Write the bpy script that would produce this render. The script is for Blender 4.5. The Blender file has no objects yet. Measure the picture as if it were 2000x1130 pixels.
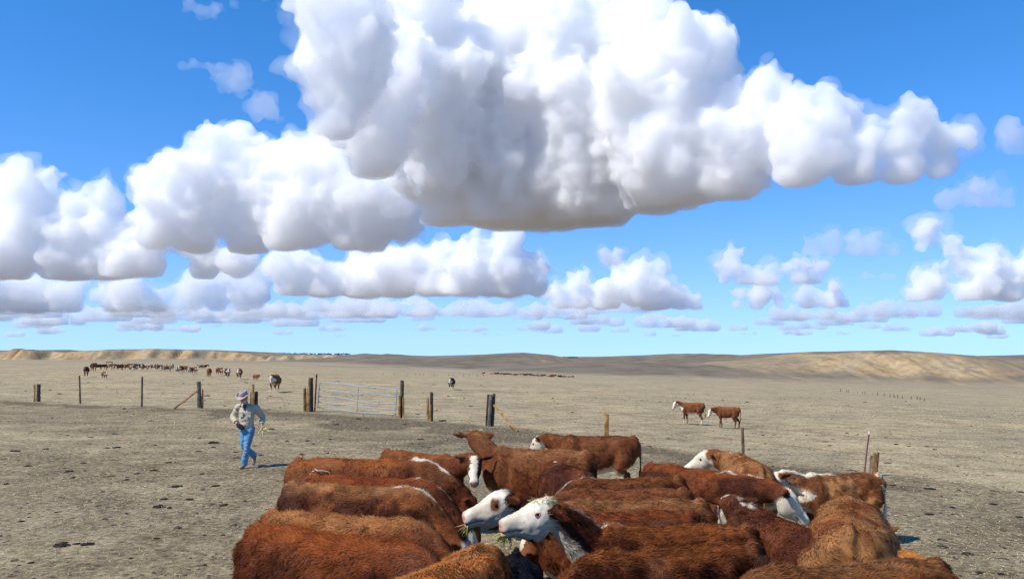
import bpy, bmesh, math, random, time
import numpy as np
from mathutils import Vector, Matrix
T0 = time.time()
sc = bpy.context.scene
C = sc.collection
rng = np.random.default_rng(11)
random.seed(5)

# ---------------------------------------------------------------- camera, sky, sun, exposure
F, W, H = 1556.0, 2000, 1130
CAMH = 2.58
PITCH = math.atan((695 - 565) / F)
cam = bpy.data.cameras.new('camera')
cam_ob = bpy.data.objects.new('camera', cam)
C.objects.link(cam_ob)
cam.sensor_width = 36
cam.lens = F / W * 36
cam.clip_start = .1
cam.clip_end = 90000
cam_ob.location = (0, 0, CAMH)
cam_ob.rotation_euler = (math.pi / 2 + PITCH, 0, 0)
sc.camera = cam_ob

SUN_EL, SUN_AZ = math.radians(49), math.radians(-121)     # azimuth from +Y towards +X
world = bpy.data.worlds.new('World')
sc.world = world
world.use_nodes = True
nt = world.node_tree
bg = nt.nodes['Background']
sky = nt.nodes.new('ShaderNodeTexSky')
sky.sky_type = 'NISHITA'
sky.sun_disc = False
sky.sun_elevation = SUN_EL
sky.sun_rotation = SUN_AZ
sky.altitude = 2500
sky.air_density = 1.0
sky.dust_density = 0.0
sky.ozone_density = 3.0
hs = nt.nodes.new('ShaderNodeHueSaturation')
hs.inputs['Saturation'].default_value = 1.32
nt.links.new(sky.outputs[0], hs.inputs['Color'])
def vmath(op, a, b):                       # soft limit on the horizon glare, the same for every direction
    n = nt.nodes.new('ShaderNodeVectorMath')
    n.operation = op
    for s_, i in ((a, 0), (b, 1)):
        if hasattr(s_, 'is_linked'): nt.links.new(s_, n.inputs[i])
        else: n.inputs[i].default_value = s_
    return n.outputs[0]
LIM = (2.5, 4.9, 15.)
soft = vmath('DIVIDE', vmath('MULTIPLY', hs.outputs[0], LIM), vmath('ADD', hs.outputs[0], LIM))
nt.links.new(soft, bg.inputs[0])
bg.inputs[1].default_value = .15
sun = bpy.data.lights.new('sun', 'SUN')
sun_ob = bpy.data.objects.new('sun', sun)
C.objects.link(sun_ob)
sun.energy = 3.0
sun.angle = math.radians(.5)
sun.color = (1, .955, .89)
SV = Vector((math.sin(SUN_AZ) * math.cos(SUN_EL), math.cos(SUN_AZ) * math.cos(SUN_EL), math.sin(SUN_EL)))
sun_ob.rotation_euler = SV.to_track_quat('Z', 'Y').to_euler()
vs = sc.view_settings
vs.view_transform = 'Standard'
vs.look = 'None'
vs.exposure = .9
vs.gamma = 1
sc.cycles.use_denoising = True
sc.cycles.denoising_prefilter = 'NONE'
sc.cycles.volume_bounces = 32
sc.cycles.max_bounces = 34
sc.cycles.diffuse_bounces = 3
sc.cycles.glossy_bounces = 2
sc.cycles.transparent_max_bounces = 8

# ---------------------------------------------------------------- helpers
def ray(px, py):
    dx, dz = (px - W / 2) / F, -(py - H / 2) / F
    c, s = math.cos(PITCH), math.sin(PITCH)
    return np.array((dx, c - dz * s, s + dz * c))

def at_z(px, py, z=0.):
    d = ray(px, py)
    t = (z - CAMH) / d[2]
    return np.array((d[0] * t, d[1] * t, z))

def at_y(px, py, Y):
    d = ray(px, py)
    t = Y / d[1]
    return np.array((d[0] * t, Y, CAMH + d[2] * t))

def hsh(i, j, k):
    n = (i * 374761393 + j * 668265263 + k * 2147483647) & 0xffffffff
    n = ((n ^ (n >> 13)) * 1274126177) & 0xffffffff
    return ((n ^ (n >> 16)) & 0xffff) / 65535.0

def vnoise(P):
    P = np.asarray(P, float)
    I = np.floor(P).astype(np.int64)
    f = P - I
    f = f * f * f * (f * (f * 6 - 15) + 10)
    r = 0
    for a in (0, 1):
        for b in (0, 1):
            for c in (0, 1):
                w = (f[:, 0] if a else 1 - f[:, 0]) * (f[:, 1] if b else 1 - f[:, 1]) * (f[:, 2] if c else 1 - f[:, 2])
                r = r + w * hsh(I[:, 0] + a, I[:, 1] + b, I[:, 2] + c)
    return r * 2 - 1

def fbm(P, o=4, g=.5, billow=False):
    r, a = 0, 1
    for k in range(o):
        n = vnoise(P * 2 ** k + 17.3 * k)
        r = r + a * (np.abs(n) * 2 - .7 if billow else n)
        a *= g
    return r

def sstep(a, b, x):
    t = np.clip((x - a) / (b - a), 0, 1)
    return t * t * (3 - 2 * t)

def mesh_np(name, V, Fc, smooth=True):
    V = np.asarray(V, np.float32).reshape(-1, 3)
    Fc = np.asarray(Fc, np.int32)
    n, k = Fc.shape
    me = bpy.data.meshes.new(name)
    me.vertices.add(len(V))
    me.vertices.foreach_set('co', V.ravel())
    me.loops.add(n * k)
    me.loops.foreach_set('vertex_index', Fc.ravel())
    me.polygons.add(n)
    me.polygons.foreach_set('loop_start', np.arange(0, n * k, k, dtype=np.int32))
    me.polygons.foreach_set('loop_total', np.full(n, k, dtype=np.int32))
    me.update(calc_edges=True)
    me.polygons.foreach_set('use_smooth', np.full(n, smooth, dtype=bool))
    return me

def mesh_mixed(name, V, faces, smooth=False):
    me = bpy.data.meshes.new(name)
    me.from_pydata([tuple(map(float, v)) for v in V], [], [tuple(int(i) for i in f) for f in faces])
    me.polygons.foreach_set('use_smooth', np.full(len(me.polygons), smooth, dtype=bool))
    return me

def verts_of(me):
    n = len(me.vertices)
    P = np.empty(n * 3, np.float32)
    me.vertices.foreach_get('co', P)
    N = np.empty(n * 3, np.float32)
    me.vertices.foreach_get('normal', N)
    return P.reshape(-1, 3).astype(float), N.reshape(-1, 3).astype(float)

def set_verts(me, P):
    me.vertices.foreach_set('co', np.asarray(P, np.float32).ravel())
    me.update()

def set_col(me, name, col):
    a = me.color_attributes.new(name, 'FLOAT_COLOR', 'POINT')
    c = np.ones((len(me.vertices), 4), np.float32)
    c[:, :3] = np.asarray(col)[:, :3]
    a.data.foreach_set('color', c.ravel())

def obj(name, me, mat=None, parent=None, loc=None):
    o = bpy.data.objects.new(name, me)
    C.objects.link(o)
    if mat is not None and me is not None:
        if not me.materials:
            me.materials.append(mat)
    if parent is not None:
        o.parent = parent
    if loc is not None:
        o.location = loc
    return o

def tag(o, label=None, cat=None, group=None, kind=None):
    if label: o['label'] = label
    if cat: o['category'] = cat
    if group: o['group'] = group
    if kind: o['kind'] = kind
    return o

def empty(name, loc, rz=0):
    o = obj(name, None, loc=loc)
    o.rotation_euler = (0, 0, rz)
    o.empty_display_size = .1
    return o

def remesh(me, vox, smooth=0):
    o = bpy.data.objects.new('tmp', me)
    C.objects.link(o)
    m = o.modifiers.new('r', 'REMESH')
    m.mode = 'VOXEL'
    m.voxel_size = vox
    m.use_smooth_shade = True
    if smooth:
        s = o.modifiers.new('s', 'SMOOTH')
        s.factor = .5
        s.iterations = smooth
    dg = bpy.context.evaluated_depsgraph_get()
    out = bpy.data.meshes.new_from_object(o.evaluated_get(dg))
    bpy.data.objects.remove(o)
    bpy.data.meshes.remove(me)
    return out

class Soup:
    """collects closed lofted shapes as one vertex / face soup"""
    def __init__(s):
        s.V, s.F, s.n = [], [], 0

    def add(s, V, Fc):
        V = np.asarray(V, float)
        s.V.append(V)
        s.F += [tuple(i + s.n for i in f) for f in Fc]
        s.n += len(V)

    def rings(s, R):
        """R: (n_rings, n_seg, 3) closed with fan caps"""
        R = np.asarray(R, float)
        n, k, _ = R.shape
        V = np.concatenate([R.reshape(-1, 3), R[0].mean(0)[None], R[-1].mean(0)[None]])
        Fc = []
        for i in range(n - 1):
            for j in range(k):
                j2 = (j + 1) % k
                Fc.append((i * k + j, i * k + j2, (i + 1) * k + j2, (i + 1) * k + j))
        a, b = n * k, n * k + 1
        for j in range(k):
            j2 = (j + 1) % k
            Fc.append((a, j2, j))
            Fc.append((b, (n - 1) * k + j, (n - 1) * k + j2))
        s.add(V, Fc)

    def tube(s, pts, rad, k=10, side=None):
        """tube through pts; rad: radius or (radius_along_side, radius_other)"""
        pts = np.asarray(pts, float)
        n = len(pts)
        R = []
        for i in range(n):
            t = pts[min(i + 1, n - 1)] - pts[max(i - 1, 0)]
            t = t / (np.linalg.norm(t) + 1e-9)
            u = np.array(side if side is not None else ((0, 0, 1) if abs(t[2]) < .8 else (1, 0, 0)), float)
            u = u - t * (u @ t)
            u /= np.linalg.norm(u)
            v = np.cross(t, u)
            r = rad[i] if hasattr(rad, '__len__') else rad
            a, b = r if hasattr(r, '__len__') else (r, r)
            th = np.arange(k) * 2 * math.pi / k
            R.append(pts[i] + np.outer(np.cos(th) * a, u) + np.outer(np.sin(th) * b, v))
        s.rings(R)

    def box(s, c, e, M=None):
        V = np.array([(x, y, z) for x in (-1, 1) for y in (-1, 1) for z in (-1, 1)], float) * np.array(e) / 2
        if M is not None: V = V @ np.array(M).T
        s.add(V + np.array(c), [(0, 1, 3, 2), (4, 6, 7, 5), (0, 4, 5, 1), (2, 3, 7, 6), (0, 2, 6, 4), (1, 5, 7, 3)])

    def mesh(s, name, smooth=False):
        return mesh_mixed(name, np.concatenate(s.V), s.F, smooth)

def spline(pts, n):
    """Catmull-Rom resampling"""
    P = np.asarray(pts, float)
    P = np.concatenate([2 * P[:1] - P[1:2], P, 2 * P[-1:] - P[-2:-1]])
    out = []
    m = len(P) - 3
    for q in np.linspace(0, m - 1e-6, n):
        i = int(q); t = q - i
        a, b, c, d = P[i:i + 4]
        out.append(.5 * ((2 * b) + (c - a) * t + (2 * a - 5 * b + 4 * c - d) * t * t + (3 * b - a - 3 * c + d) * t ** 3))
    return np.array(out)

# ---------------------------------------------------------------- materials
def new_mat(name):
    m = bpy.data.materials.new(name)
    m.use_nodes = True
    return m, m.node_tree, m.node_tree.nodes['Principled BSDF']

def N(t, typ, **kw):
    n = t.nodes.new(typ)
    for k, v in kw.items():
        if k in n.inputs: n.inputs[k].default_value = v
        else: setattr(n, k, v)
    return n

def ramp(t, src, stops):
    r = t.nodes.new('ShaderNodeValToRGB')
    e = r.color_ramp.elements
    while len(e) < len(stops): e.new(.5)
    for q, (p, c) in zip(e, stops):
        q.position = p
        q.color = (*c, 1) if hasattr(c, '__len__') else (c, c, c, 1)
    t.links.new(src, r.inputs[0])
    return r

def mixc(t, fac, a, b, mode='MIX'):
    m = t.nodes.new('ShaderNodeMix')
    m.data_type = 'RGBA'
    m.blend_type = mode
    for s, i in ((fac, 0), (a, 6), (b, 7)):
        if hasattr(s, 'is_linked'): t.links.new(s, m.inputs[i])
        elif hasattr(s, '__len__'): m.inputs[i].default_value = (*s, 1)
        else: m.inputs[i].default_value = s
    return m.outputs[2]

def attr_mat(name, attr, rough=.7, spec=.3, noise=None, sheen=0):
    m, t, p = new_mat(name)
    a = N(t, 'ShaderNodeAttribute', attribute_name=attr)
    col = a.outputs['Color']
    if noise:
        tc = N(t, 'ShaderNodeTexCoord')
        n = N(t, 'ShaderNodeTexNoise', Scale=noise, Detail=4, Roughness=.6)
        t.links.new(tc.outputs['Object'], n.inputs['Vector'])
        r = ramp(t, n.outputs[0], [(.25, .62), (.75, 1.25)])
        col = mixc(t, 1., col, r.outputs[0], 'MULTIPLY')
    t.links.new(col, p.inputs['Base Color'])
    p.inputs['Roughness'].default_value = rough
    p.inputs['Specular IOR Level'].default_value = spec
    if sheen: p.inputs['Sheen Weight'].default_value = sheen
    return m

def noise_mat(name, c1, c2, scale=8, rough=.8, spec=.3, stretch=(1, 1, 1), metal=0, bump=0, detail=5):
    m, t, p = new_mat(name)
    tc = N(t, 'ShaderNodeTexCoord')
    mp = N(t, 'ShaderNodeMapping')
    mp.inputs['Scale'].default_value = stretch
    t.links.new(tc.outputs['Object'], mp.inputs[0])
    n = N(t, 'ShaderNodeTexNoise', Scale=scale, Detail=detail, Roughness=.6)
    t.links.new(mp.outputs[0], n.inputs['Vector'])
    r = ramp(t, n.outputs[0], [(.3, c1), (.7, c2)])
    t.links.new(r.outputs[0], p.inputs['Base Color'])
    p.inputs['Roughness'].default_value = rough
    p.inputs['Specular IOR Level'].default_value = spec
    p.inputs['Metallic'].default_value = metal
    if bump:
        b = N(t, 'ShaderNodeBump', Strength=bump, Distance=.02)
        t.links.new(n.outputs[0], b.inputs['Height'])
        t.links.new(b.outputs[0], p.inputs['Normal'])
    return m

# ---------------------------------------------------------------- ground
def ridge(Y0, w, pts, toe=-14., back=600., keep=.8):
    X = np.array([(p[0] - 1000) / F * Y0 for p in pts])
    Z = np.array([CAMH + (695 - p[1]) / F * Y0 for p in pts])
    return Y0, w, X, Z, toe, back, keep

RIDGES = [
    ridge(480, 95, [(1180, 790), (1270, 756), (1330, 738), (1400, 714), (1460, 707), (1540, 701), (1600, 694), (1650, 687), (1700, 684.5), (1760, 686), (1850, 694), (1950, 699), (2100, 701), (2300, 690), (2600, 684), (3200, 690)]),
    ridge(620, 18, [(-1500, 684), (-700, 688), (-300, 686), (0, 680), (50, 685), (95, 687), (130, 684), (200, 681), (280, 680), (340, 681), (400, 685), (460, 689), (492, 694), (503, 703), (515, 694), (570, 692), (640, 693), (720, 698), (800, 706), (880, 722)], toe=-4),
    ridge(1700, 500, [(-2000, 690), (-600, 688), (200, 689), (460, 690), (600, 692), (700, 693), (760, 694), (900, 698), (1000, 701), (1300, 703), (1700, 703), (2600, 698)], toe=-6, back=3000),
    ridge(760, 240, [(560, 712), (640, 700), (690, 696), (740, 690.5), (790, 695), (850, 695.5), (920, 693), (1020, 689.5), (1070, 693), (1105, 699), (1150, 706), (1250, 720)]),
    ridge(930, 260, [(1000, 712), (1080, 701), (1150, 698), (1250, 694), (1345, 690), (1450, 696), (1560, 700), (1750, 704), (2000, 708)]),
    ridge(500, 150, [(800, 745), (860, 732), (930, 719), (1000, 713), (1060, 712), (1150, 708), (1250, 704), (1320, 706), (1380, 716), (1450, 748)]),
    ridge(420, 60, [(1780, 790), (1850, 762), (1900, 745), (1960, 730), (2050, 718), (2200, 706), (2600, 700)]),
]

def ground_z(X, Y, want_hill=False):
    X = np.asarray(X, float); Y = np.asarray(Y, float)
    u = X + .45 * Y - 27
    k = 12.
    z = -.044 * k * np.logaddexp(0, u / k)
    z = -14 * np.tanh(-z / 14)
    P = np.stack([X, Y, 0 * X], -1).reshape(-1, 3)
    z0 = z.ravel()
    d = np.hypot(P[:, 0], P[:, 1])
    far = sstep(120, 500, d)
    z0 = z0 + .05 * vnoise(P / 5.) * sstep(6, 14, d) + .13 * vnoise(P / 23.) * sstep(20, 40, d) + .9 * vnoise(P / 120.) * far
    best = z0
    hill = np.zeros(len(z0))
    for i, (Y0, w, RX, RZ, toe, back, keep) in enumerate(RIDGES):
        Xs = P[:, 0]; Ys = P[:, 1]
        wob = 14 * vnoise(np.stack([Xs / 45, Ys * 0 + i * 7.1, Xs * 0], -1)) * (w / 95)
        if i in (0, 1, 6):   # eroded faces cut by gullies
            g = np.abs(vnoise(np.stack([Xs / (16 if i == 1 else 26), Ys * 0 + 3.3 + i, Ys / 260], -1)))
            g2 = np.abs(vnoise(np.stack([Xs / (6 if i == 1 else 9), Ys * 0 + 9.3 + i, Ys / 120], -1)))
            wob = wob + (1 - g) * w * (1.7 if i == 1 else .13) + (1 - g2) * w * (.6 if i == 1 else .08) + (1 - np.abs(vnoise(np.stack([Xs / 3.2, Ys * 0 + 5.3 + i, Ys / 60], -1)))) * w * (.12 if i == 1 else .035)
        t = np.clip((Ys - (Y0 - w) + -wob * .0) / w, -1, 1)
        t = np.clip((Ys - wob - (Y0 - w - w * .35)) / w, 0, 1)
        front = t * t * (3 - 2 * t)
        zr = np.interp(Xs, RX, RZ) + .25 * vnoise(np.stack([Xs / 30, Ys / 30, Ys * 0 + i], -1)) * (Y0 / 600)
        behind = np.clip((Ys - Y0 - w * .4) / back, 0, 1)
        rise = np.maximum(zr - z0, 0) * front * (1 - .5 * behind ** 1.5)
        zz = z0 + rise
        hill = np.maximum(hill, sstep(.3, 3., rise) * (i not in (2,)))
        best = np.maximum(best, zz)
    if want_hill: return best.reshape(np.shape(X)), hill
    return best.reshape(np.shape(X))

def gz(x, y):
    return float(ground_z(np.array([x]), np.array([y]))[0])

def on_ground(px, py):
    """first ground point seen through a pixel of the photograph"""
    d = ray(px, py)
    Ys = np.concatenate([np.arange(4, 60, .05), np.arange(60, 900, .5)])
    t = Ys / d[1]
    hit = np.where(CAMH + d[2] * t <= ground_z(d[0] * t, Ys))[0]
    i = hit[0] if len(hit) else len(Ys) - 1
    x, y = d[0] * t[i], Ys[i]
    return np.array((x, y, gz(x, y)))

FENCE_PX = [(-300, 774), (0, 781), (72, 784), (157, 788), (277, 794), (391, 797), (497, 798), (603, 804), (783, 815), (840, 822), (955, 832), (1185, 856), (1452, 892), (1690, 925), (1706, 928), (1990, 962), (2300, 1000)]
FENCE = np.array([on_ground(*p)[:2] for p in FENCE_PX])

def dist_fence(X, Y):
    """signed distance to the fence line, positive on the camera's side"""
    best = np.full(X.shape, 1e9); sg = np.ones(X.shape)
    for a, b in zip(FENCE[:-1], FENCE[1:]):
        ab = b - a
        t = np.clip(((X - a[0]) * ab[0] + (Y - a[1]) * ab[1]) / (ab @ ab), 0, 1)
        qx, qy = X - (a[0] + t * ab[0]), Y - (a[1] + t * ab[1])
        d = np.hypot(qx, qy)
        s = np.where(ab[0] * qy - ab[1] * qx < 0, 1, -1)
        m = d < best
        best = np.where(m, d, best); sg = np.where(m, s, sg)
    return best * sg

def build_ground():
    fa = np.radians(np.arange(-38, 38.01, .14))
    ba = np.radians(np.arange(41, 319.01, 4))
    A = np.concatenate([fa, ba])
    R = np.concatenate([np.geomspace(1.2, 60, 175, endpoint=False), np.geomspace(60, 330, 60, endpoint=False), np.linspace(330, 760, 150, endpoint=False), np.geomspace(760, 12000, 36)])
    n, k = len(R), len(A)
    X = R[:, None] * np.sin(A)[None]; Y = R[:, None] * np.cos(A)[None]
    Z, hill = ground_z(X, Y, True)
    V = np.stack([X, Y, Z], -1).reshape(-1, 3)
    i = np.arange(n - 1)[:, None] * k; j = np.arange(k)[None]; j2 = (j + 1) % k
    Fc = np.stack([i + j, i + j2, i + k + j2, i + k + j], -1).reshape(-1, 4)[:, ::-1]
    Vc = np.concatenate([V, [(0, 0, gz(0, 0))]])
    me = mesh_np('ground', Vc, Fc)
    x, y = V[:, 0], V[:, 1]
    d = np.hypot(x, y)
    # trampled dark soil along the fence, bare tan soil on eroded faces, dry tussocks elsewhere
    df = dist_fence(x, y)
    wn = 1.6 * vnoise(np.stack([x / 3.1, y / 3.1, x * 0], -1)) + .8 * vnoise(np.stack([x / .9, y / .9, x * 0 + 5], -1))
    tr = sstep(-.5, .6, df + wn * .35) * (1 - sstep(1.2, 4.6, df + wn * 1.5 - 3.2 * np.exp(-((x + 5) / 7.) ** 2))) * (d < 90)
    inside = sstep(-.4, 1.2, df + wn * .3) * (d < 120)
    pn = fbm(np.stack([x / 4.5, y / 2.6, x * 0 + 8], -1), 4, .6)
    tr = np.clip(tr * 1.05, 0, 1)
    tr = np.maximum(tr, inside * np.clip(.60 + .5 * pn, .15, .95))
    # a bare track beyond the fence through the gate
    gx = (V[:, :2] - FENCE[7]) ; track = np.exp(-((x + 7.0 + .05 * (y - 37)) / 2.2) ** 2) * sstep(-2, 3, df) * (1 - sstep(14, 22, df)) * .55
    tr = np.maximum(tr, track * (.7 + .5 * vnoise(np.stack([x / 1.4, y / 1.4, x * 0 + 2], -1))))
    gy, gx_ = np.gradient(Z.reshape(n, k), axis=0), np.gradient(Z.reshape(n, k), axis=1)
    dr = np.gradient(R)[:, None]; da = np.maximum(np.gradient(np.unwrap(A))[None], 1e-4) * R[:, None]
    slope = np.hypot(gy / dr, gx_ / da).ravel()
    nn = vnoise(np.stack([x / 55, y / 55, x * 0 + 1], -1)); n2 = vnoise(np.stack([x / 13, y / 13, x * 0 + 4], -1))
    bare = sstep(.12, .30, slope + .06 * nn + .07 * n2) * sstep(200, 330, d) * (d < 900)
    relief = np.zeros(len(x))
    zz = V[:, 2]
    rh = np.exp(-((x - 205) / 40) ** 2) + .42 * np.exp(-((x - 140) / 30) ** 2)
    bare = np.where(x > 60, bare * .22, bare * .95)
    rh = rh * (y > 330) * (y < 560)       # the right-hand bluff: tan upper face, grey foot
    bare = np.clip(bare + rh * 1.15 * sstep(-9.5, -5., zz + 2.4 * n2 + 1.8 * nn) * (1 - sstep(3.0, 5.6, zz + n2)) * (.72 + .45 * np.abs(vnoise(np.stack([x / 9, y / 120, x * 0 + 6], -1)))), 0, 1)
    col = np.stack([np.clip(tr, 0, 1), np.clip(bare, 0, 1), sstep(150, 600, d)], -1)
    set_col(me, 'soil', np.concatenate([col, [[0, 0, 0]]]))
    sc_ = np.clip(hill * (1.1 + .4 * nn + .3 * n2) * (1 - .6 * sstep(900, 1600, d)), 0, 1)
    set_col(me, 'scrub', np.concatenate([np.stack([sc_] * 3, -1), [[0, 0, 0]]]))
    return me

def ground_mat():
    m, t, p = new_mat('dry_pasture_soil')
    L = t.links.new
    tc = N(t, 'ShaderNodeTexCoord')
    a = N(t, 'ShaderNodeAttribute', attribute_name='soil')
    sep = N(t, 'ShaderNodeSeparateColor'); L(a.outputs['Color'], sep.inputs[0])
    def noise(scale, detail=6, rough=.6, sx=1., dist=0.):
        mp = N(t, 'ShaderNodeMapping'); mp.inputs['Scale'].default_value = (sx, 1, 1); L(tc.outputs['Object'], mp.inputs[0])
        n = N(t, 'ShaderNodeTexNoise', Scale=scale, Detail=detail, Roughness=rough, Distortion=dist); L(mp.outputs[0], n.inputs['Vector']); return n.outputs[0]
    fine = noise(9, 9, .72); mid = noise(.9, 6, .65); big = noise(.12, 5, .6); patch = noise(.33, 4, .55, .55)
    straw = noise(26, 4, .7, .5, .8)
    base = ramp(t, mid, [(.30, (.24, .185, .105)), (.5, (.39, .31, .182)), (.72, (.51, .415, .25))]).outputs[0]
    base = mixc(t, .75, base, ramp(t, big, [(.35, (.74, .74, .75)), (.65, (1.1, 1.06, .99))]).outputs[0], 'MULTIPLY')
    warm = ramp(t, patch, [(.60, 0.), (.72, .55)]).outputs[0]
    base = mixc(t, warm, base, (.50, .37, .20))
    grey = ramp(t, patch, [(.28, .6), (.42, 0.)]).outputs[0]
    base = mixc(t, grey, base, (.20, .172, .125))
    fd = ramp(t, fine, [(.30, .15), (.43, .75), (.55, 1.03), (.70, 1.5)]).outputs[0]
    base = mixc(t, 1., base, fd, 'MULTIPLY')
    st = ramp(t, straw, [(.60, 0.), (.68, .6)]).outputs[0]
    base = mixc(t, st, base, (.56, .46, .28))
    # trampled band
    dark = ramp(t, fine, [(.32, (.030, .021, .011)), (.44, (.125, .094, .053)), (.54, (.205, .158, .09)), (.68, (.41, .325, .19))]).outputs[0]
    mm = N(t, 'ShaderNodeMath', operation='MULTIPLY'); L(sep.outputs[0], mm.inputs[0])
    L(ramp(t, mid, [(.36, 1.), (.68, .5)]).outputs[0], mm.inputs[1])
    base = mixc(t, mm.outputs[0], base, dark)
    strip = ramp(t, sep.outputs[0], [(.93, 0.), (1., .75)]).outputs[0]
    base = mixc(t, strip, base, mixc(t, .5, dark, (.07, .053, .034)))
    # distant grass cover: greyer and smoother
    fg = ramp(t, noise(.03, 7, .62, 1., .4), [(.34, (.205, .163, .108)), (.52, (.285, .228, .15)), (.7, (.38, .305, .198))]).outputs[0]
    base = mixc(t, sep.outputs[2], base, fg)
    a2 = N(t, 'ShaderNodeAttribute', attribute_name='scrub')
    base = mixc(t, a2.outputs['Fac'], base, ramp(t, noise(.06, 6, .65), [(.35, (.115, .092, .066)), (.65, (.195, .158, .113))]).outputs[0])
    tan = ramp(t, noise(.11, 7, .68, 1.6, .8), [(.32, (.19, .15, .10)), (.5, (.33, .25, .145)), (.7, (.47, .36, .205))]).outputs[0]
    tan = mixc(t, .8, tan, ramp(t, noise(.05, 3), [(.42, (1, 1, 1)), (.66, (1.04, .9, .7))]).outputs[0], 'MULTIPLY')
    base = mixc(t, sep.outputs[1], base, tan)
    L(base, p.inputs['Base Color'])
    p.inputs['Roughness'].default_value = 1.
    p.inputs['Specular IOR Level'].default_value = .08
    b = N(t, 'ShaderNodeBump', Strength=1., Distance=.05); L(fine, b.inputs['Height'])
    b2 = N(t, 'ShaderNodeBump', Strength=.5, Distance=.12); L(mid, b2.inputs['Height']); L(b.outputs[0], b2.inputs['Normal'])
    L(b2.outputs[0], p.inputs['Normal'])
    return m

ground = obj('ground', build_ground(), ground_mat())
tag(ground, 'dry grey tan pasture rolling away to eroded low hills', 'ground', kind='structure')
print('ground', time.time() - T0)

def ico(sub):
    bm = bmesh.new()
    bmesh.ops.create_icosphere(bm, subdivisions=sub, radius=1)
    v = np.array([x.co[:] for x in bm.verts]); f = np.array([[q.index for q in p.verts] for p in bm.faces])
    bm.free()
    return v, f
IV, IF = ico(2)

# ---------------------------------------------------------------- clouds
HB = 600.            # altitude of the flat cloud bases
def cloud_mat(name, dens):
    m = bpy.data.materials.new(name)
    m.use_nodes = True
    t = m.node_tree
    t.nodes.clear()
    out = t.nodes.new('ShaderNodeOutputMaterial')
    v = t.nodes.new('ShaderNodeVolumeScatter')
    v.inputs['Color'].default_value = (1, 1, 1, 1)
    v.inputs['Density'].default_value = dens
    v.inputs['Anisotropy'].default_value = .1
    t.links.new(v.outputs[0], out.inputs['Volume'])
    return m

def cloud_mesh(blobs, base, vox=5., lv=2, spread=.7, amp=1., kids=17, cut=.05, D=None, fill=.8, shell=None):
    """cumulus: photographed lobes as spheres filled down to a flat base, smaller billows budding on them, fractal surface"""
    def dist(x):
        if D is not None: return D
        b = np.interp(x, [p[0] for p in base], [p[1] for p in base]) if hasattr(base, '__len__') else base
        return HB / math.tan(math.atan((H / 2 - b) / F) + PITCH)
    Dm = float(np.mean([dist(x) for x, _, _ in blobs]))
    u = F / Dm
    zb = HB if D is None else -1e9
    S = []
    for (x, y, r) in blobs:
        Dx = dist(x)
        d = ray(x, y)
        R = r / F * Dx * (1.12 if r < 50 else 1.)
        S.append((d * (Dx / d[1]) + np.array((0, rng.uniform(-spread, spread) * R, CAMH)), R, True))
    cur = S
    for l in range(lv):
        nw = []
        for p, R, _ in cur:
            for k in range(kids if l == 0 else 7):
                d = rng.normal(size=3); d /= np.linalg.norm(d)
                if d[2] < -.2: d[2] *= -1
                if d[1] > .3: d[1] *= -1
                nw.append((p + d * R * rng.uniform(.80, 1.04), R * rng.uniform(.2, .44), False))
        S = S + nw
        cur = nw
    V, Fc, o = [], [], 0
    for p, R, main in S:
        v = IV * R
        if main and D is None:
            v[:, 2] = np.where(v[:, 2] < 0, v[:, 2] * (1 + fill), v[:, 2])
        V.append(v + p); Fc.append(IF + o); o += len(IV)
    V = np.concatenate(V); Fc = np.concatenate(Fc)
    lo = V[:, 2] < zb
    V[lo, 2] = zb + (V[lo, 2] - zb) * cut
    me = remesh(mesh_np('cloud', V, Fc), vox / u)
    P, Nn = verts_of(me)
    top = np.clip((P[:, 2] - zb) * u / 30, .12, 1)[:, None]
    d = fbm(P * u / 62, 5, .66, True)[:, None] * 15 * amp + fbm(P * u / 130, 2)[:, None] * 12 * amp
    out = None
    if shell:                # thin ragged vapour round the dense core
        q = fbm(P * u / 46 + 3.1, 5, .66)[:, None]
        q2 = fbm(P * u / 21 + 8.7, 4, .7)[:, None]
        set_verts(me, P + Nn * (d + (1 + 13 * q + 8 * q2) * amp) / u * np.clip(top, .3, 1))
        out = remesh(me.copy(), vox / u * 1.5)
    set_verts(me, P + Nn * (d - (3 if shell else 0)) / u * top)
    me = remesh(me, vox / u * .95)
    c = verts_of(me)[0].mean(0)
    for m in (me, out):
        if m is not None: set_verts(m, verts_of(m)[0] - c)
    return me, c, Dm, out

def cloud(label, blobs, base, dens, shell=.2, **kw):
    me, c, D, out = cloud_mesh(blobs, base, shell=shell, **kw)
    if shell:
        o = empty('cloud', c)
        obj('core', me, cloud_mat('cloud_vapour', dens / (100 / F * D)), o)
        obj('ragged_edge', out, cloud_mat('thin_vapour', dens * shell / (100 / F * D)), o)
    else:
        o = obj('cloud', me, cloud_mat('cloud_vapour', dens / (100 / F * D)), loc=c)
    tag(o, label, 'cloud', 'cumulus clouds over the plain')
    print('cloud', len(me.polygons), len(out.polygons) if out else 0, round(time.time() - T0, 1))
    return o

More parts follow.
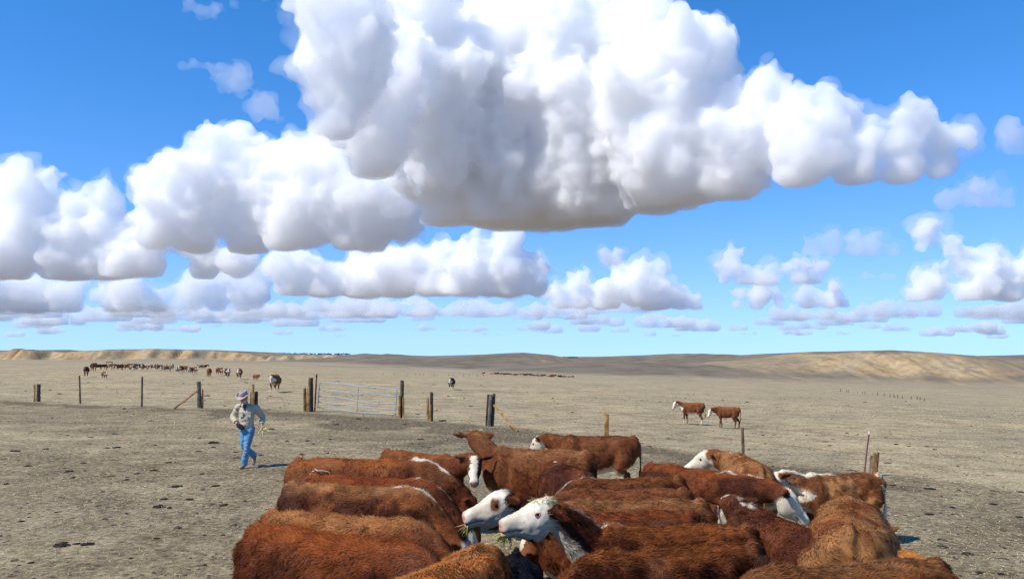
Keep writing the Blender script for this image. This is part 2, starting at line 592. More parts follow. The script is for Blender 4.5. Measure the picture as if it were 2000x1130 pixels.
cloud('largest billowing white cloud with a long dark flat base', [(690, 95, 105), (655, 150, 75), (680, 10, 50), (640, 60, 35), (825, 45, 70), (780, 110, 80), (960, 75, 62), (1080, 50, 85), (1185, 45, 60), (1262, 45, 50), (1355, 105, 55), (1412, 100, 26), (1230, 120, 110), (1500, 185, 52), (1562, 208, 42), (1640, 242, 50), (1690, 245, 26), (1775, 245, 44), (1840, 270, 36), (1885, 262, 16),
    (720, 190, 95), (850, 190, 130), (1000, 205, 165), (1150, 220, 170), (1300, 230, 135), (1430, 260, 95), (1550, 285, 70), (1680, 300, 48), (1770, 300, 45), (1000, 350, 80), (900, 350, 60), (1120, 350, 70), (1250, 320, 70), (1380, 330, 50), (870, 390, 62), (960, 400, 62), (1080, 400, 62), (1190, 392, 55), (1290, 370, 50)], [(600, 262), (700, 310), (780, 385), (850, 436), (1100, 442), (1250, 415), (1400, 388), (1500, 372), (1600, 356), (1880, 346)], 4.6, vox=4.8)
cloud('broad white cloud with cauliflower top left of the largest cloud', [(430, 305, 52), (475, 285, 38), (400, 335, 45), (335, 365, 48), (290, 390, 34), (560, 315, 55), (640, 275, 34), (690, 320, 60), (600, 360, 80), (480, 380, 80), (375, 410, 65), (720, 395, 70), (790, 400, 45), (560, 420, 60), (680, 430, 50), (310, 420, 40)], 489, 4.8, vox=4.6)
cloud('ragged white cloud cut off by the left edge of the picture', [(35, 370, 42), (97, 345, 26), (70, 390, 52), (150, 415, 50), (205, 388, 30), (238, 390, 18), (110, 465, 62), (205, 470, 60), (300, 480, 45), (390, 490, 38), (470, 498, 26), (15, 500, 45), (130, 515, 50), (-60, 420, 80), (-120, 500, 60), (250, 510, 40)], 543, 4.8, vox=4.8)
cloud('long low white cloud under the dark base of the largest cloud', [(580, 520, 34), (560, 545, 25), (625, 540, 38), (700, 545, 42), (770, 530, 42), (850, 525, 45), (920, 500, 36), (985, 488, 32), (1030, 505, 24), (980, 535, 45), (900, 545, 40), (1040, 545, 26)], 577, 6.2, vox=4)
cloud('double humped white cloud above the middle of the horizon', [(1132, 560, 28), (1100, 575, 20), (1235, 540, 30), (1272, 545, 26), (1330, 572, 24), (1180, 580, 28), (1280, 580, 30), (1360, 585, 18)], 603, 6.2, vox=3.6)
cloud('small round puff of cloud floating above the double humped cloud', [(1200, 500, 16), (1190, 508, 12), (1214, 492, 9)], 517, 3.6, vox=3.)
cloud('three part cloud with a round white left lobe, right half of sky', [(1438, 503, 24), (1415, 520, 20), (1455, 535, 22), (1552, 522, 25), (1590, 538, 20), (1505, 542, 18), (1480, 546, 16)], 555, 5, vox=3.2)
cloud('low puffy cloud pair just above the right horizon haze', [(1440, 575, 16), (1482, 570, 21), (1520, 580, 14), (1580, 578, 22), (1620, 573, 24), (1650, 588, 14)], 602, 5.5, vox=3.2)
cloud('flat thin grey cloud left of the towering right cloud', [(1580, 478, 22), (1620, 468, 22), (1665, 470, 20), (1705, 478, 22), (1745, 485, 14)], 499, 1.6, vox=4.5)
cloud('towering ragged white cloud near the right edge of the picture', [(1825, 445, 22), (1798, 455, 16), (1850, 480, 24), (1870, 505, 26), (1905, 535, 38), (1832, 545, 24), (1965, 545, 36), (1790, 570, 26), (1998, 515, 26), (1945, 520, 24), (2040, 530, 40), (1880, 565, 28)], 588, 5.2, vox=4)
cloud('soft grey lens shaped cloud below the right tip of the largest cloud', [(1890, 368, 24), (1925, 378, 24), (1965, 388, 18), (1850, 388, 18), (1905, 350, 10)], 407, 1.6, vox=4.5)
cloud('faint small cloud scrap at the right edge of the picture', [(1968, 282, 18), (1992, 285, 20), (1942, 290, 9)], 304, 1.4, vox=5)
def wisp(label, path, r, n, dens, D, jit):
    q = spline([(x, y, 0) for x, y in path], n)
    k = np.sin(np.linspace(.25, math.pi - .25, n))
    cloud(label, [(p[0] + rng.normal() * jit, p[1] + rng.normal() * jit, r * kk * rng.uniform(.45, 1.1)) for p, kk in zip(q, k)], 300, dens, vox=4., shell=None, amp=1.05, lv=1, kids=7, D=D)
wisp('thin torn wisp slanting across the blue upper left sky', [(365, 118), (410, 132), (445, 160), (490, 186), (530, 212), (556, 240)], 19, 26, .75, 2600, 8)
wisp('small torn wisp touching the top edge, upper left', [(370, -5), (390, 18), (420, 24), (455, 12)], 17, 16, .7, 2400, 7)
wisp('faint veil of vapour beside the top of the largest cloud', [(520, -5), (548, 18), (575, 40), (590, 85), (600, 120)], 14, 20, .4, 2500, 10)
cloud('blocky grey white cloud low over the left hills', [(380, 548, 30), (350, 565, 24), (420, 560, 28), (265, 568, 34), (230, 575, 24), (310, 580, 24), (500, 555, 26), (470, 575, 24), (60, 570, 40), (130, 580, 34), (-20, 575, 40)], 608, 3.4, vox=4.5)

# the ranks of small far clouds above the horizon
Vs, Fs, o = [], [], 0
fars = [(1630, 625, 18, 3), (1310, 628, 20, 3), (1360, 635, 20, 3), (1270, 630, 16, 2), (940, 605, 24, 3), (1020, 605, 20, 3), (780, 602, 26, 3), (860, 606, 20, 3), (700, 618, 20, 3), (580, 612, 20, 3), (120, 622, 22, 3), (60, 606, 24, 3), (210, 615, 20, 3), (330, 615, 20, 3), (410, 612, 16, 3), (490, 618, 16, 3), (1150, 640, 12, 2), (1780, 605, 22, 3), (1700, 635, 12, 2), (1830, 648, 14, 3), (1900, 640, 16, 3), (1960, 605, 20, 3), (1930, 645, 14, 2), (1560, 648, 12, 3), (1080, 645, 10, 2), (650, 640, 12, 3), (550, 648, 10, 2), (250, 640, 12, 3), (100, 645, 12, 3), (1440, 640, 12, 2), (1715, 538, 12, 3), (1950, 655, 10, 2), (830, 640, 10, 3), (940, 642, 9, 2), (1230, 600, 18, 3), (1100, 612, 16, 3)]
for k in range(72):
    fars.append((rng.uniform(-100, 2100), rng.uniform(596, 655), 0, int(rng.integers(2, 5))))
fars = [(x, y, r or (664 - y) * .33 * rng.uniform(.6, 1.2) + 4, n) for x, y, r, n in fars]
for x, y, r, n in fars:
    bl = []
    for k in range(n + 2):
        bl.append((x + (k - (n + 1) / 2) * r * .95 + rng.uniform(-4, 4), y + rng.uniform(-.2, .3) * r, r * rng.uniform(.45, .85)))
    me, c, D, _o = cloud_mesh(bl, min(y + r * .55, 664), vox=4.2, lv=1, kids=8, amp=.4)
    P, _ = verts_of(me)
    q = np.empty(len(me.loops), np.int32); me.loops.foreach_get('vertex_index', q)
    Vs.append(P + c); Fs.append(q.reshape(-1, 4) + o); o += len(P)
    bpy.data.meshes.remove(me)
fo = obj('clouds', mesh_np('clouds', np.concatenate(Vs), np.concatenate(Fs)), cloud_mat('far_cloud_vapour', .0055))
tag(fo, 'rank of small pale clouds low above the horizon', 'clouds', kind='stuff')
print('clouds', len(fo.data.polygons), time.time() - T0)

# ---------------------------------------------------------------- cattle
COAT = attr_mat('cattle_coat', 'coat', rough=.75, spec=.12, noise=5.)
def fur_mat():
    m, t, p = new_mat('cattle_fur')
    a = N(t, 'ShaderNodeAttribute', attribute_name='coat')
    d = N(t, 'ShaderNodeBsdfDiffuse'); tr = N(t, 'ShaderNodeBsdfTranslucent'); ad = N(t, 'ShaderNodeAddShader')   # a hair lit from either side
    t.links.new(a.outputs['Color'], d.inputs[0]); t.links.new(a.outputs['Color'], tr.inputs[0])
    t.links.new(d.outputs[0], ad.inputs[0]); t.links.new(tr.outputs[0], ad.inputs[1])
    t.links.new(ad.outputs[0], t.nodes['Material Output'].inputs['Surface'])
    t.nodes.remove(p)
    return m
FUR = fur_mat()
EYE = noise_mat('dark_eye', (.012, .008, .006), (.02, .012, .01), rough=.08, spec=.6)
LID = noise_mat('pink_eyelid', (.42, .16, .12), (.55, .25, .19), rough=.6)
HOOF = noise_mat('hoof_horn', (.05, .04, .03), (.11, .09, .07), rough=.6)
RED, DARK, TAN, ORANGE = (.122, .036, .013), (.060, .0165, .0075), (.285, .132, .048), (.168, .059, .0205)
BLACK, WHITE, BUFF = (.010, .011, .014), (.66, .585, .45), (.42, .24, .11)

def rotm(yaw, pitch):
    """direction with yaw about z from +x and pitch up"""
    return np.array((math.cos(pitch) * math.cos(yaw), math.cos(pitch) * math.sin(yaw), math.sin(pitch)))

def cow_mesh(neck=(0, 20), head=(0, -35), neck_len=.50, vox=.026, seed=0, fat=1., calf=False, stride=0., tail=(0, 0), head_len=.50, ear=(0, 0), legs=True, coat=RED, coat2=None,
             white=('face', 'crest', 'belly', 'socks', 'switch'), patch=None, top=None, blaze=1., wide=0.):
    """one continuous animal: trunk, neck, head, ears, legs and tail united, facing +x, withers about 1.24 m.
    neck and head: (yaw, pitch) in degrees"""
    r = np.random.default_rng(seed)
    s = Soup()
    st = [(-.86, 1.10, .93, .07), (-.82, 1.165, .80, .15), (-.74, 1.205, .66, .225), (-.62, 1.23, .60, .265), (-.48, 1.245, .58, .28), (-.34, 1.24, .56, .28), (-.18, 1.228, .52, .30), (0, 1.22, .49, .325),
          (.18, 1.225, .49, .325), (.34, 1.24, .51, .285), (.48, 1.245, .54, .25), (.60, 1.215, .58, .215), (.70, 1.15, .64, .16), (.76, 1.06, .74, .09)]
    k = 28
    th = np.arange(k) * 2 * math.pi / k
    R = []
    for x, zt, zb, hw in st:
        hw = hw * fat * (.86 if calf else 1)
        if calf: zb = zb + .10
        c, sn = np.cos(th), np.sin(th)
        zm = zb + (zt - zb) * .46
        z = np.where(sn > 0, zm + (zt - zm) * np.abs(sn) ** .92, zm - (zm - zb) * np.abs(sn) ** .95)
        y = hw * np.sign(c) * np.abs(c) ** .78
        y = y * np.where(sn > 0, 1 - .16 * sn ** 3, 1 - .10 * sn ** 2)
        R.append(np.stack([np.full(k, x), y, z], -1))
    s.rings(R)
    # neck
    ny, npi = map(math.radians, neck)
    hy, hp = map(math.radians, head)
    nd, hd = rotm(ny, npi), rotm(hy, hp)
    b0 = np.array((.50, 0, 1.0)); b1 = np.array((.62, .02 * math.sin(ny), 1.02))
    poll = b1 + nd * neck_len
    mid = b1 + nd * neck_len * .45 + np.array((0, 0, .02))
    side = np.array((-math.sin(ny), math.cos(ny), 0))
    s.tube(spline([b0, b1, mid, poll - nd * .05, poll + nd * .02], 9), [(.215, .27), (.19, .245), (.165, .225), (.145, .20), (.13, .175), (.118, .155), (.108, .138), (.10, .125), (.085, .10)], k=14, side=side)
    # head
    hs_ = np.array((-math.sin(hy), math.cos(hy), 0))
    hu = np.cross(hd, hs_)
    L = head_len
    hst = [(-.06, .075, .08, 0), (.02, .105, .115, .0), (.12, .118, .13, -.005), (.24, .124, .155, -.025), (.36, .116, .162, -.042), (.48, .098, .146, -.050), (.60, .082, .118, -.047), (.72, .070, .092, -.040), (.82, .074, .084, -.042), (.91, .080, .080, -.048), (.965, .077, .074, -.052), (1.0, .056, .054, -.055)]
    R = []
    thh = np.arange(16) * 2 * math.pi / 16
    for q, w, h, dz in hst:
        c, sn = np.cos(thh), np.sin(thh)
        f = L / .50 * (1.12 if L > .5 else 1.)
        R.append(poll + hd * q * L + hu * (dz * f + h * f * np.sign(sn) * np.abs(sn) ** .85)[:, None] + hs_ * (w * f * np.sign(c) * np.abs(c) ** .8 * np.where(sn < 0, 1 - .35 * (-sn), 1))[:, None])
    s.rings(R)
    # ears
    ears = []
    for sg in (-1, 1):
        a = poll + hd * .05 * L + hs_ * sg * .085 + hu * .035
        d = hs_ * sg + hd * -.30 + hu * (.05 + ear[0 if sg < 0 else 1])
        d = d / np.linalg.norm(d)
        n = hd - d * (hd @ d); n /= np.linalg.norm(n)
        pts = [a, a + d * .05, a + d * .12, a + d * .19, a + d * .24]
        s.tube(pts, [(.016, .028), (.017, .05), (.016, .062), (.015, .048), (.011, .016)], k=10, side=n)
        ears.append((a, a + d * .24))
    # legs
    if legs:
        kz = 1.
        for sg in (-1, 1):
            o = stride * sg
            s.tube(spline([(.44, sg * .13 * fat, .86), (.45, sg * .17 * fat, .70), (.44 + o * .25, sg * .155, .56), (.45 + o * .7, sg * .14, .37), (.445 + o, sg * .135, .22), (.44 + o, sg * .135, .105), (.465 + o, sg * .135, .05)], 13),
                   [.15, .145, .125, .10, .082, .066, .058, .054, .044, .036, .036, .045, .045], k=10)
            s.tube(spline([(-.56, sg * .13 * fat, .95), (-.58, sg * .17 * fat, .80), (-.50 - o * .3, sg * .165, .64), (-.62 - o * .7, sg * .145, .47), (-.685 - o, sg * .135, .41), (-.655 - o, sg * .135, .25), (-.64 - o, sg * .135, .105), (-.615 - o, sg * .135, .05)], 15),
                   [.20, .205, .195, .175, .145, .112, .086, .07, .062, .056, .048, .044, .042, .047, .045], k=10)
    # tail
    tw, tk = tail
    s.tube(spline([(-.72, 0, 1.20), (-.82, 0, 1.195), (-.885, tw * .15, 1.10), (-.895 - tk * .3, tw * .45, .92), (-.895 - tk * .6, tw * .8, .74), (-.89 - tk, tw, .56), (-.885 - tk, tw, .40)], 14), [.05, .048, .042, .036, .031, .027, .024, .022, .021, .022, .028, .036, .034, .02], k=8)
    me = remesh(s.mesh('cow'), vox, 5)
    P, Nn = verts_of(me)
    x, y, z = P.T
    # bones and hollows under the hide
    trunk = (x > -.9) & (x < .62) & (z > .5)
    up = np.clip(Nn[:, 2], 0, 1)
    d = .022 * np.exp(-(y / .024) ** 2) * (x > -.8) * (x < .55) * (z > 1.0) * up
    for sg in (-1, 1):
        d = d + .052 * np.exp(-(((x + .45) / .085) ** 2 + ((y - sg * .235) / .055) ** 2 + ((z - 1.16) / .07) ** 2))
        d = d + .034 * np.exp(-(((x + .81) / .06) ** 2 + ((y - sg * .12) / .05) ** 2 + ((z - 1.06) / .08) ** 2))
        d = d - .048 * np.exp(-(((x + .27) / .10) ** 2 + ((y - sg * .28) / .09) ** 2 + ((z - 1.06) / .10) ** 2))
        d = d + .028 * np.exp(-(((x - .42) / .07) ** 2 + ((y - sg * .20) / .10) ** 2 + ((z - 1.06) / .20) ** 2))
        d = d - .028 * np.exp(-(((x - .28) / .05) ** 2 + ((y - sg * .28) / .09) ** 2 + ((z - .95) / .20) ** 2))
        d = d - .032 * np.exp(-(((x + .36) / .06) ** 2 + ((y - sg * .28) / .1) ** 2 + ((z - .74) / .16) ** 2))
    d = d - .012 * np.exp(-(((x - .33) / .10) ** 2 + (y / .12) ** 2)) * up * (z > 1)
    d = d * trunk
    hq0 = (P - poll) @ hd / L; hv0 = (P - poll) @ hu
    d = d - .014 * np.exp(-((hv0 + .088) / .010) ** 2) * sstep(.60, .70, hq0) * (np.linalg.norm(P - poll - hd * .8 * L, axis=1) < .2)
    for sg in (-1, 1):       # brow, cheek bone and nostril
        for q, sd_, up_, rr_, am in ((.30, .10, .085, .035, .014), (.50, .085, -.03, .05, .010), (.97, .045, -.03, .018, -.014), (.34, .10, .035, .022, -.006)):
            c_ = poll + hd * q * L + hs_ * sg * sd_ + hu * up_
            d = d + am * np.exp(-np.sum((P - c_) ** 2, 1) / rr_ ** 2)
    d = d + .0035 * vnoise(P * 34 + seed) * (hq0 > -.1) * (hq0 < 1.05) * (x > .6)
    nz = P * np.array((6, 8, 8)) + seed * 3.7
    d = d + .008 * vnoise(nz) * trunk + .004 * vnoise(nz * 2.7) * trunk
    set_verts(me, P + Nn * d[:, None])
    # ---- coat
    hq = (P - poll) @ hd / L
    hl = np.linalg.norm(P - poll - np.outer(np.clip(hq, 0, 1) * L, hd), axis=1)
    inhead = (hl < .20) & (hq > -.25) & ~((x < .58) & (np.abs(y) < .3) & (z < 1.3) & (hq < .1))
    ed = np.full(len(P), 9.)
    for a, b in ears:
        ab = b - a
        t = np.clip((P - a) @ ab / (ab @ ab), .12, 1)
        ed = np.minimum(ed, np.linalg.norm(P - a - t[:, None] * ab, axis=1))
    inear = ed < .068
    nq = np.clip((P - b1) @ nd / neck_len, 0, 1)
    off = P - b1 - np.outer(nq * neck_len, nd)
    inneck = (x > .45) & (np.linalg.norm(off, axis=1) < .30)
    nside = off @ side
    nup = off @ np.cross(nd, side)
    w1 = vnoise(P * 4 + seed * 5.1); w2 = vnoise(P * 11 + seed * 2.3); w3 = vnoise(P * 26 + seed)
    base = np.array(coat)[None] * (1 + .16 * w1 + .10 * w2 + .05 * w3)[:, None]
    if coat2 is not None:
        f = sstep(-.15, .45, w1 + .5 * w2 + .25 * w3)[:, None]
        base = base * (1 - f) + np.array(coat2)[None] * f * (1 + .15 * w2)[:, None]
    if top is not None:      # sunlight on the back, painted into the coat colour along the topline
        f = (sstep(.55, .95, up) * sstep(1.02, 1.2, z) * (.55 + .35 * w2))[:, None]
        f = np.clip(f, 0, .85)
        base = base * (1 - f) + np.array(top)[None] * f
    wt = np.zeros(len(P))
    edge = .35 * w2 + .25 * w3 + .2 * w1
    if 'face' in white:
        wt = np.maximum(wt, inhead * sstep(-.06, .06, hq + .06 * edge - .04 + (1 - blaze) * 2 * np.abs((P - poll) @ hs_)) * ((hl < .19)))
        if blaze < 1: wt = wt * (np.abs((P - poll) @ hs_ + .03 * w2 + .02 * w3) < .06 * blaze + .01)
    if 'crest' in white:
        wt = np.maximum(wt, ((x > .34) & (x < .9)) * sstep(.055, .022, np.abs(nside + .035 * vnoise(P * 7 + seed)) + .05 * edge + (.02 - wide)) * sstep(-.15, .25, w1 + .7 * w2 + .25) * (nup > .02) * (z > .75) * sstep(.28, .42, x + .10 * edge) * ~inhead)
    if 'longcrest' in white:
        wt = np.maximum(wt, ((x > -.1)) * sstep(.085, .045, np.abs(np.where(x > .55, nside, y) + .03 * w1) + .05 * edge + .03 * sstep(.4, .0, x)) * sstep(-.1, .3, x + .2 * edge) * ((nup > .02) | (x < .55)) * (z > .95))
    if 'brisket' in white:
        wt = np.maximum(wt, inneck * sstep(-.02, -.10, nup + .05 * edge) * (x > .5))
    if 'belly' in white:
        wt = np.maximum(wt, sstep(-.45, -.8, Nn[:, 2] + .3 * edge) * (z < .72) * (z > .40) * (np.abs(x) < .75))
    if 'socks' in white:
        wt = np.maximum(wt, sstep(.34, .27, z + .06 * edge))
    if 'switch' in white:
        wt = np.maximum(wt, sstep(.62, .52, z) * (x < -.82))
    if 'rump' in white:
        wt = np.maximum(wt, (x < -.70) * sstep(.25, .5, w3 + .7 * w2 + (-.7 - x) * 3 - np.abs(y) * 1.5) * (z > .6))
    if 'tail' in white:
        wt = np.maximum(wt, (x < -.855) * (np.abs(y - tw * .5) < .25) * sstep(1.16, 1.10, z))
    if 'roan' in white:
        wt = np.maximum(wt, sstep(.1, .7, vnoise(P * 14 + 3) + .8 * w1) * .8)
    wt = wt * ~inear + inear * (.0)
    wt = wt[:, None]
    wcol = np.array(WHITE)[None] * (1 + .09 * w2 + .06 * w3)[:, None]
    dirt = (sstep(-.2, .7, w1 + .7 * w2 + .4 * w3) * np.where(inhead, .6, .4))[:, None]
    wcol = wcol * (1 - dirt) + np.array((.52, .42, .28))[None] * dirt
    col = base * (1 - wt) + wcol * wt
    if 'face' in white:      # pink nose
        nose = (inhead * sstep(.93, .985, hq + .03 * w3))[:, None] * .85
        col = col * (1 - nose) + np.array((.55, .27, .21))[None] * nose
    if 'face' in white:
        hv = (P - poll) @ hu
        lip = (inhead * (hq > .62) * sstep(.014, .004, np.abs(hv + .085 - .02 * (hq - .62)) + .004 * w3))[:, None] * .7
        col = col * (1 - lip) + np.array((.20, .11, .09))[None] * lip
    if patch:                # eye patches
        for sg in patch[0]:
            c = poll + hd * .34 * L + hs_ * sg * .10 + hu * .03
            f = sstep(patch[1] + .02, patch[1] - .012, np.linalg.norm(P - c, axis=1) + .015 * w3)[:, None] * inhead[:, None]
            col = col * (1 - f) + np.array(RED)[None] * 1.2 * f
    ei = (inear * sstep(0.04, 0.0, ed))[:, None] * .35
    col = col * (1 - ei) + np.array(DARK)[None] * ei
    hoof = (z < .062)[:, None]
    col = np.where(hoof, np.array((.05, .04, .03))[None], col)
    col = np.clip(col, .004, .9)
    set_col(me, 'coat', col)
    me.materials.clear()
    me.materials.append(COAT)
    info = dict(poll=poll, hd=hd, hs=hs_, hu=hu, L=L, inhead=inhead | inear, nd=nd, seed=seed, tail=(tw, tk))
    return me, info, col

def fur_mesh(me, info, col, count, length=.042, width=.0074, long_top=1.):
    """short winter hair standing on the hide, each hair a tapered blade lying back along the coat"""
    r = np.random.default_rng(info['seed'] + 77)
    P, Nn = verts_of(me)
    n = len(me.loops)
    q = np.empty(n, np.int32); me.loops.foreach_get('vertex_index', q)
    q = q.reshape(-1, 4)
    a, b, c, d_ = (P[q[:, i]] for i in range(4))
    A = np.linalg.norm(np.cross(c - a, d_ - b), axis=1)
    fz = P[q].mean(1)
    A = A * np.where(info['inhead'][q[:, 0]], 2.2, 1.) * np.where(fz[:, 2] > .75, 1., .35) * np.where(Nn[q[:, 0]][:, 2] < -.3, .2, 1.)
    f = r.choice(len(q), count, p=A / A.sum())
    u, v = r.random(count)[:, None], r.random(count)[:, None]
    root = (a[f] * (1 - u) + b[f] * u) * (1 - v) + (d_[f] * (1 - u) + c[f] * u) * v
    nn = Nn[q[f]].mean(1); nn /= np.linalg.norm(nn, axis=1)[:, None]
    ci = q[f, r.integers(0, 4, count)]
    cl = col[ci]
    head = info['inhead'][q[f, 0]]
    flow = np.tile(np.array((-1., 0, -.45)), (count, 1))
    flow = np.where(head[:, None], -info['hd'][None] * 1.2, flow)
    sw = np.stack([vnoise(root * 5 + 1.3 + info['seed']), vnoise(root * 5 + 31.7), vnoise(root * 5 + 73.1)], -1)
    sw2 = np.stack([vnoise(root * 19 + 1.3), vnoise(root * 19 + 31.7), vnoise(root * 19 + 73.1 + info['seed'])], -1)
    flow = flow + sw * .9 + sw2 * .8 + r.normal(size=(count, 3)) * .22
    flow = flow - nn * np.sum(flow * nn, 1)[:, None]
    flow /= np.linalg.norm(flow, axis=1)[:, None] + 1e-9
    lift = (.35 + .3 * r.random(count) + .2 * np.clip(nn[:, 2], 0, 1))[:, None]
    dr = flow + nn * lift
    dr /= np.linalg.norm(dr, axis=1)[:, None]
    ln = length * r.uniform(.6, 1.25, count) * np.where(head, np.where((root - info['poll']) @ info['hd'] < .16 * info['L'], .8, .26), 1.) * (1 + (long_top - 1) * np.clip(nn[:, 2], 0, 1))
    ln = ln * (1 + .35 * vnoise(root * 9))
    ln = ln * np.where((root[:, 0] < -.80) & (root[:, 2] < .62), 1.4, 1.)
    sd = np.cross(dr, nn); sd /= np.linalg.norm(sd, axis=1)[:, None] + 1e-9
    wv = (sd * (width * r.uniform(.6, 1.3, count) * np.where(head, .6, 1.))[:, None]) / 2
    root = root - nn * .003
    tip = root + dr * ln[:, None] - nn * (ln * .12)[:, None]
    V = np.stack([root - wv, root + wv, tip], 1).reshape(-1, 3)
    Fc = np.arange(count * 3, dtype=np.int32).reshape(-1, 3)
    m = mesh_np('fur', V, Fc)
    g = (1 + .34 * vnoise(root * np.array((14, 26, 26)) + 5) + .22 * vnoise(root * 8 + 9) + r.normal(size=count) * .22)[:, None]
    cc = np.clip((cl + (sstep(.15, .8, vnoise(root * 3.1 + info['seed'] * 1.7)) * .03)[:, None] * np.array((1., .8, .55))) * np.clip(g, .45, 1.7) * np.where(cl.sum(1) > .9, .8, .88)[:, None], .003, .8)
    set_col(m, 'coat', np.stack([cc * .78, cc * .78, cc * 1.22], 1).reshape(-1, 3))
    sn = nn + sw2 * .32 + sw * .12 + dr * .25 + r.normal(size=(count, 3)) * .08
    sn /= np.linalg.norm(sn, axis=1)[:, None]
    m.normals_split_custom_set_from_vertices(np.repeat(sn, 3, 0).astype(np.float32))
    m.materials.append(FUR)
    return m

EV, EF = ico(2)
def face_parts(root, info, eyelid=False):
    L, hd, hs_, hu, poll = (info[k] for k in ('L', 'hd', 'hs', 'hu', 'poll'))
    for sg in (-1, 1):
        c = poll + hd * .34 * L + hs_ * sg * .104 * L / .5 * (1.12 if L > .5 else 1.) + hu * .035 * L / .5
        e = obj('eye', mesh_np('eye', EV * .019, EF), EYE, root, c)
        if eyelid:
            s = Soup()
            n = hs_ * sg + hu * .1; n /= np.linalg.norm(n)
            t1 = hd - n * (hd @ n); t1 /= np.linalg.norm(t1); t2 = np.cross(n, t1)
            th = np.linspace(0, 2 * math.pi, 15)
            s.tube([n * .010 + t1 * .025 * math.cos(a) + t2 * .016 * math.sin(a) for a in th], .0055, k=6)
            obj('eyelid', s.mesh('eyelid', True), LID, e)
    for sg in (-1, 1):
        c = poll + hd * .966 * L + hs_ * sg * .046 * L / .5 + hu * (-.028) * L / .5
        V = EV * np.array((.013, .013, .010))
        obj('nostril', mesh_np('nostril', V, EF), NOSTRIL, root, c)

NOSTRIL = noise_mat('nostril_dark', (.05, .016, .014), (.09, .03, .025), rough=.5)  # dark colour stands in for the shade inside the nostril

TR = np.concatenate([[(x, sg * hw * .7, zt - .03) for sg in (-1, 1)] + [(x, sg * hw, zt - .22) for sg in (-1, 1)] for x, zt, hw in ((-.86, 1.12, .08), (-.78, 1.20, .2), (-.55, 1.24, .27), (-.2, 1.23, .3), (.2, 1.23, .31), (.45, 1.25, .25), (.6, 1.21, .2), (.72, 1.13, .13))])
def project(P):
    c, sn = math.cos(PITCH), math.sin(PITCH)
    y, z = P[:, 1], P[:, 2] - CAMH
    d = y * c + z * sn
    return W / 2 + F * P[:, 0] / d, H / 2 - F * (z * c - y * sn) / d

def fit(box, guess, s, lim=44):
    """where an animal of this size stands if its trunk spans the pixels x0..x1 with its back at ytop"""
    x0, x1, yt = box
    best = None
    for dh in range(-lim, lim + 1, 2):
        h = math.radians(guess + dh)
        R = np.array(((math.cos(h), -math.sin(h), 0), (math.sin(h), math.cos(h), 0), (0, 0, 1)))
        T = (TR * s) @ R.T
        Y = (CAMH - 1.23 * s) * F / (yt - 695)
        X = ((x0 + x1) / 2 - 1000) / F * Y
        for _ in range(7):
            px, py = project(T + np.array((X, Y, 0)))
            X += ((x0 + x1) / 2 - (px.min() + px.max()) / 2) / F * Y
            Y = Y * (py.min() - 695) / (yt - 695)
        e = abs((px.max() - px.min()) - (x1 - x0)) + abs(dh) * .35
        if best is None or e < best[0]:
            best = (e, h, X, Y, px.max() - px.min())
    return best

COWS = []
def cow(label, box, heading, s=1.03, fur=18000, group='hereford cattle crowded round the feed', face=False, lid=False, name='cow', furlen=.042, lim=44, **kw):
    e, hd, X, Y, wd = fit(box, heading, s, lim)
    loc = np.array((X, Y))
    seed = len(COWS) + 1
    me, info, col = cow_mesh(seed=seed, **kw)
    root = empty(name, (loc[0], loc[1], gz(*loc) - .004), hd)
    root.scale = (s, s, s)
    tag(root, label, 'cow' if name == 'cow' else name, group)
    obj('body', me, None, root)
    if fur:
        fo_ = obj('fur', fur_mesh(me, info, col, fur, length=furlen), None, root)
        fo_['kind'] = 'stuff'
    if face: face_parts(root, info, lid)
    COWS.append((root, info))
    print('cow', seed, 'scale %.2f heading %.0f loc %.2f %.2f width %d want %d' % (s, math.degrees(hd), *loc, wd, box[1] - box[0]), label[:40])
    return root, info

DOWN = dict(neck=(0, -38), head=(0, -70))
SUN_TOP = (.22, .078, .024)  # sunlit tint painted on the backs through the coat colour
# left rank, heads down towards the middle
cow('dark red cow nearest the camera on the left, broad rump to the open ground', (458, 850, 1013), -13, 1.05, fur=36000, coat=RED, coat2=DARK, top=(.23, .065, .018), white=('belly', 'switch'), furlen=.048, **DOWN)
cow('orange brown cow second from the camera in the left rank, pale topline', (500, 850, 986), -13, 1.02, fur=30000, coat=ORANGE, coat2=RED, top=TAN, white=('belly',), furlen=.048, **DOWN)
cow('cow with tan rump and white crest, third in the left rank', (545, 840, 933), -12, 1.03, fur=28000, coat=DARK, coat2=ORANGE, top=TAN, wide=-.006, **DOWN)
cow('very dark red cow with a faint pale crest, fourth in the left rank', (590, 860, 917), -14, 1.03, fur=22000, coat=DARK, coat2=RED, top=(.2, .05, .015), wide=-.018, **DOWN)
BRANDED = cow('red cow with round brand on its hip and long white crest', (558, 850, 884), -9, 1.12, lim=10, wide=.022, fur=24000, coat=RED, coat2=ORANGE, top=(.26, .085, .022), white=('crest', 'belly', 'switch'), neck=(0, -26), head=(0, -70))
cow('red cow looking out with a white blaze, between the left rank and the back', (738, 905, 870), -22, .95, lim=14, fur=16000, coat=RED, coat2=DARK, top=SUN_TOP, neck=(-10, 22), head=(-55, -34), face=True, white=('face', 'belly'), blaze=.8)
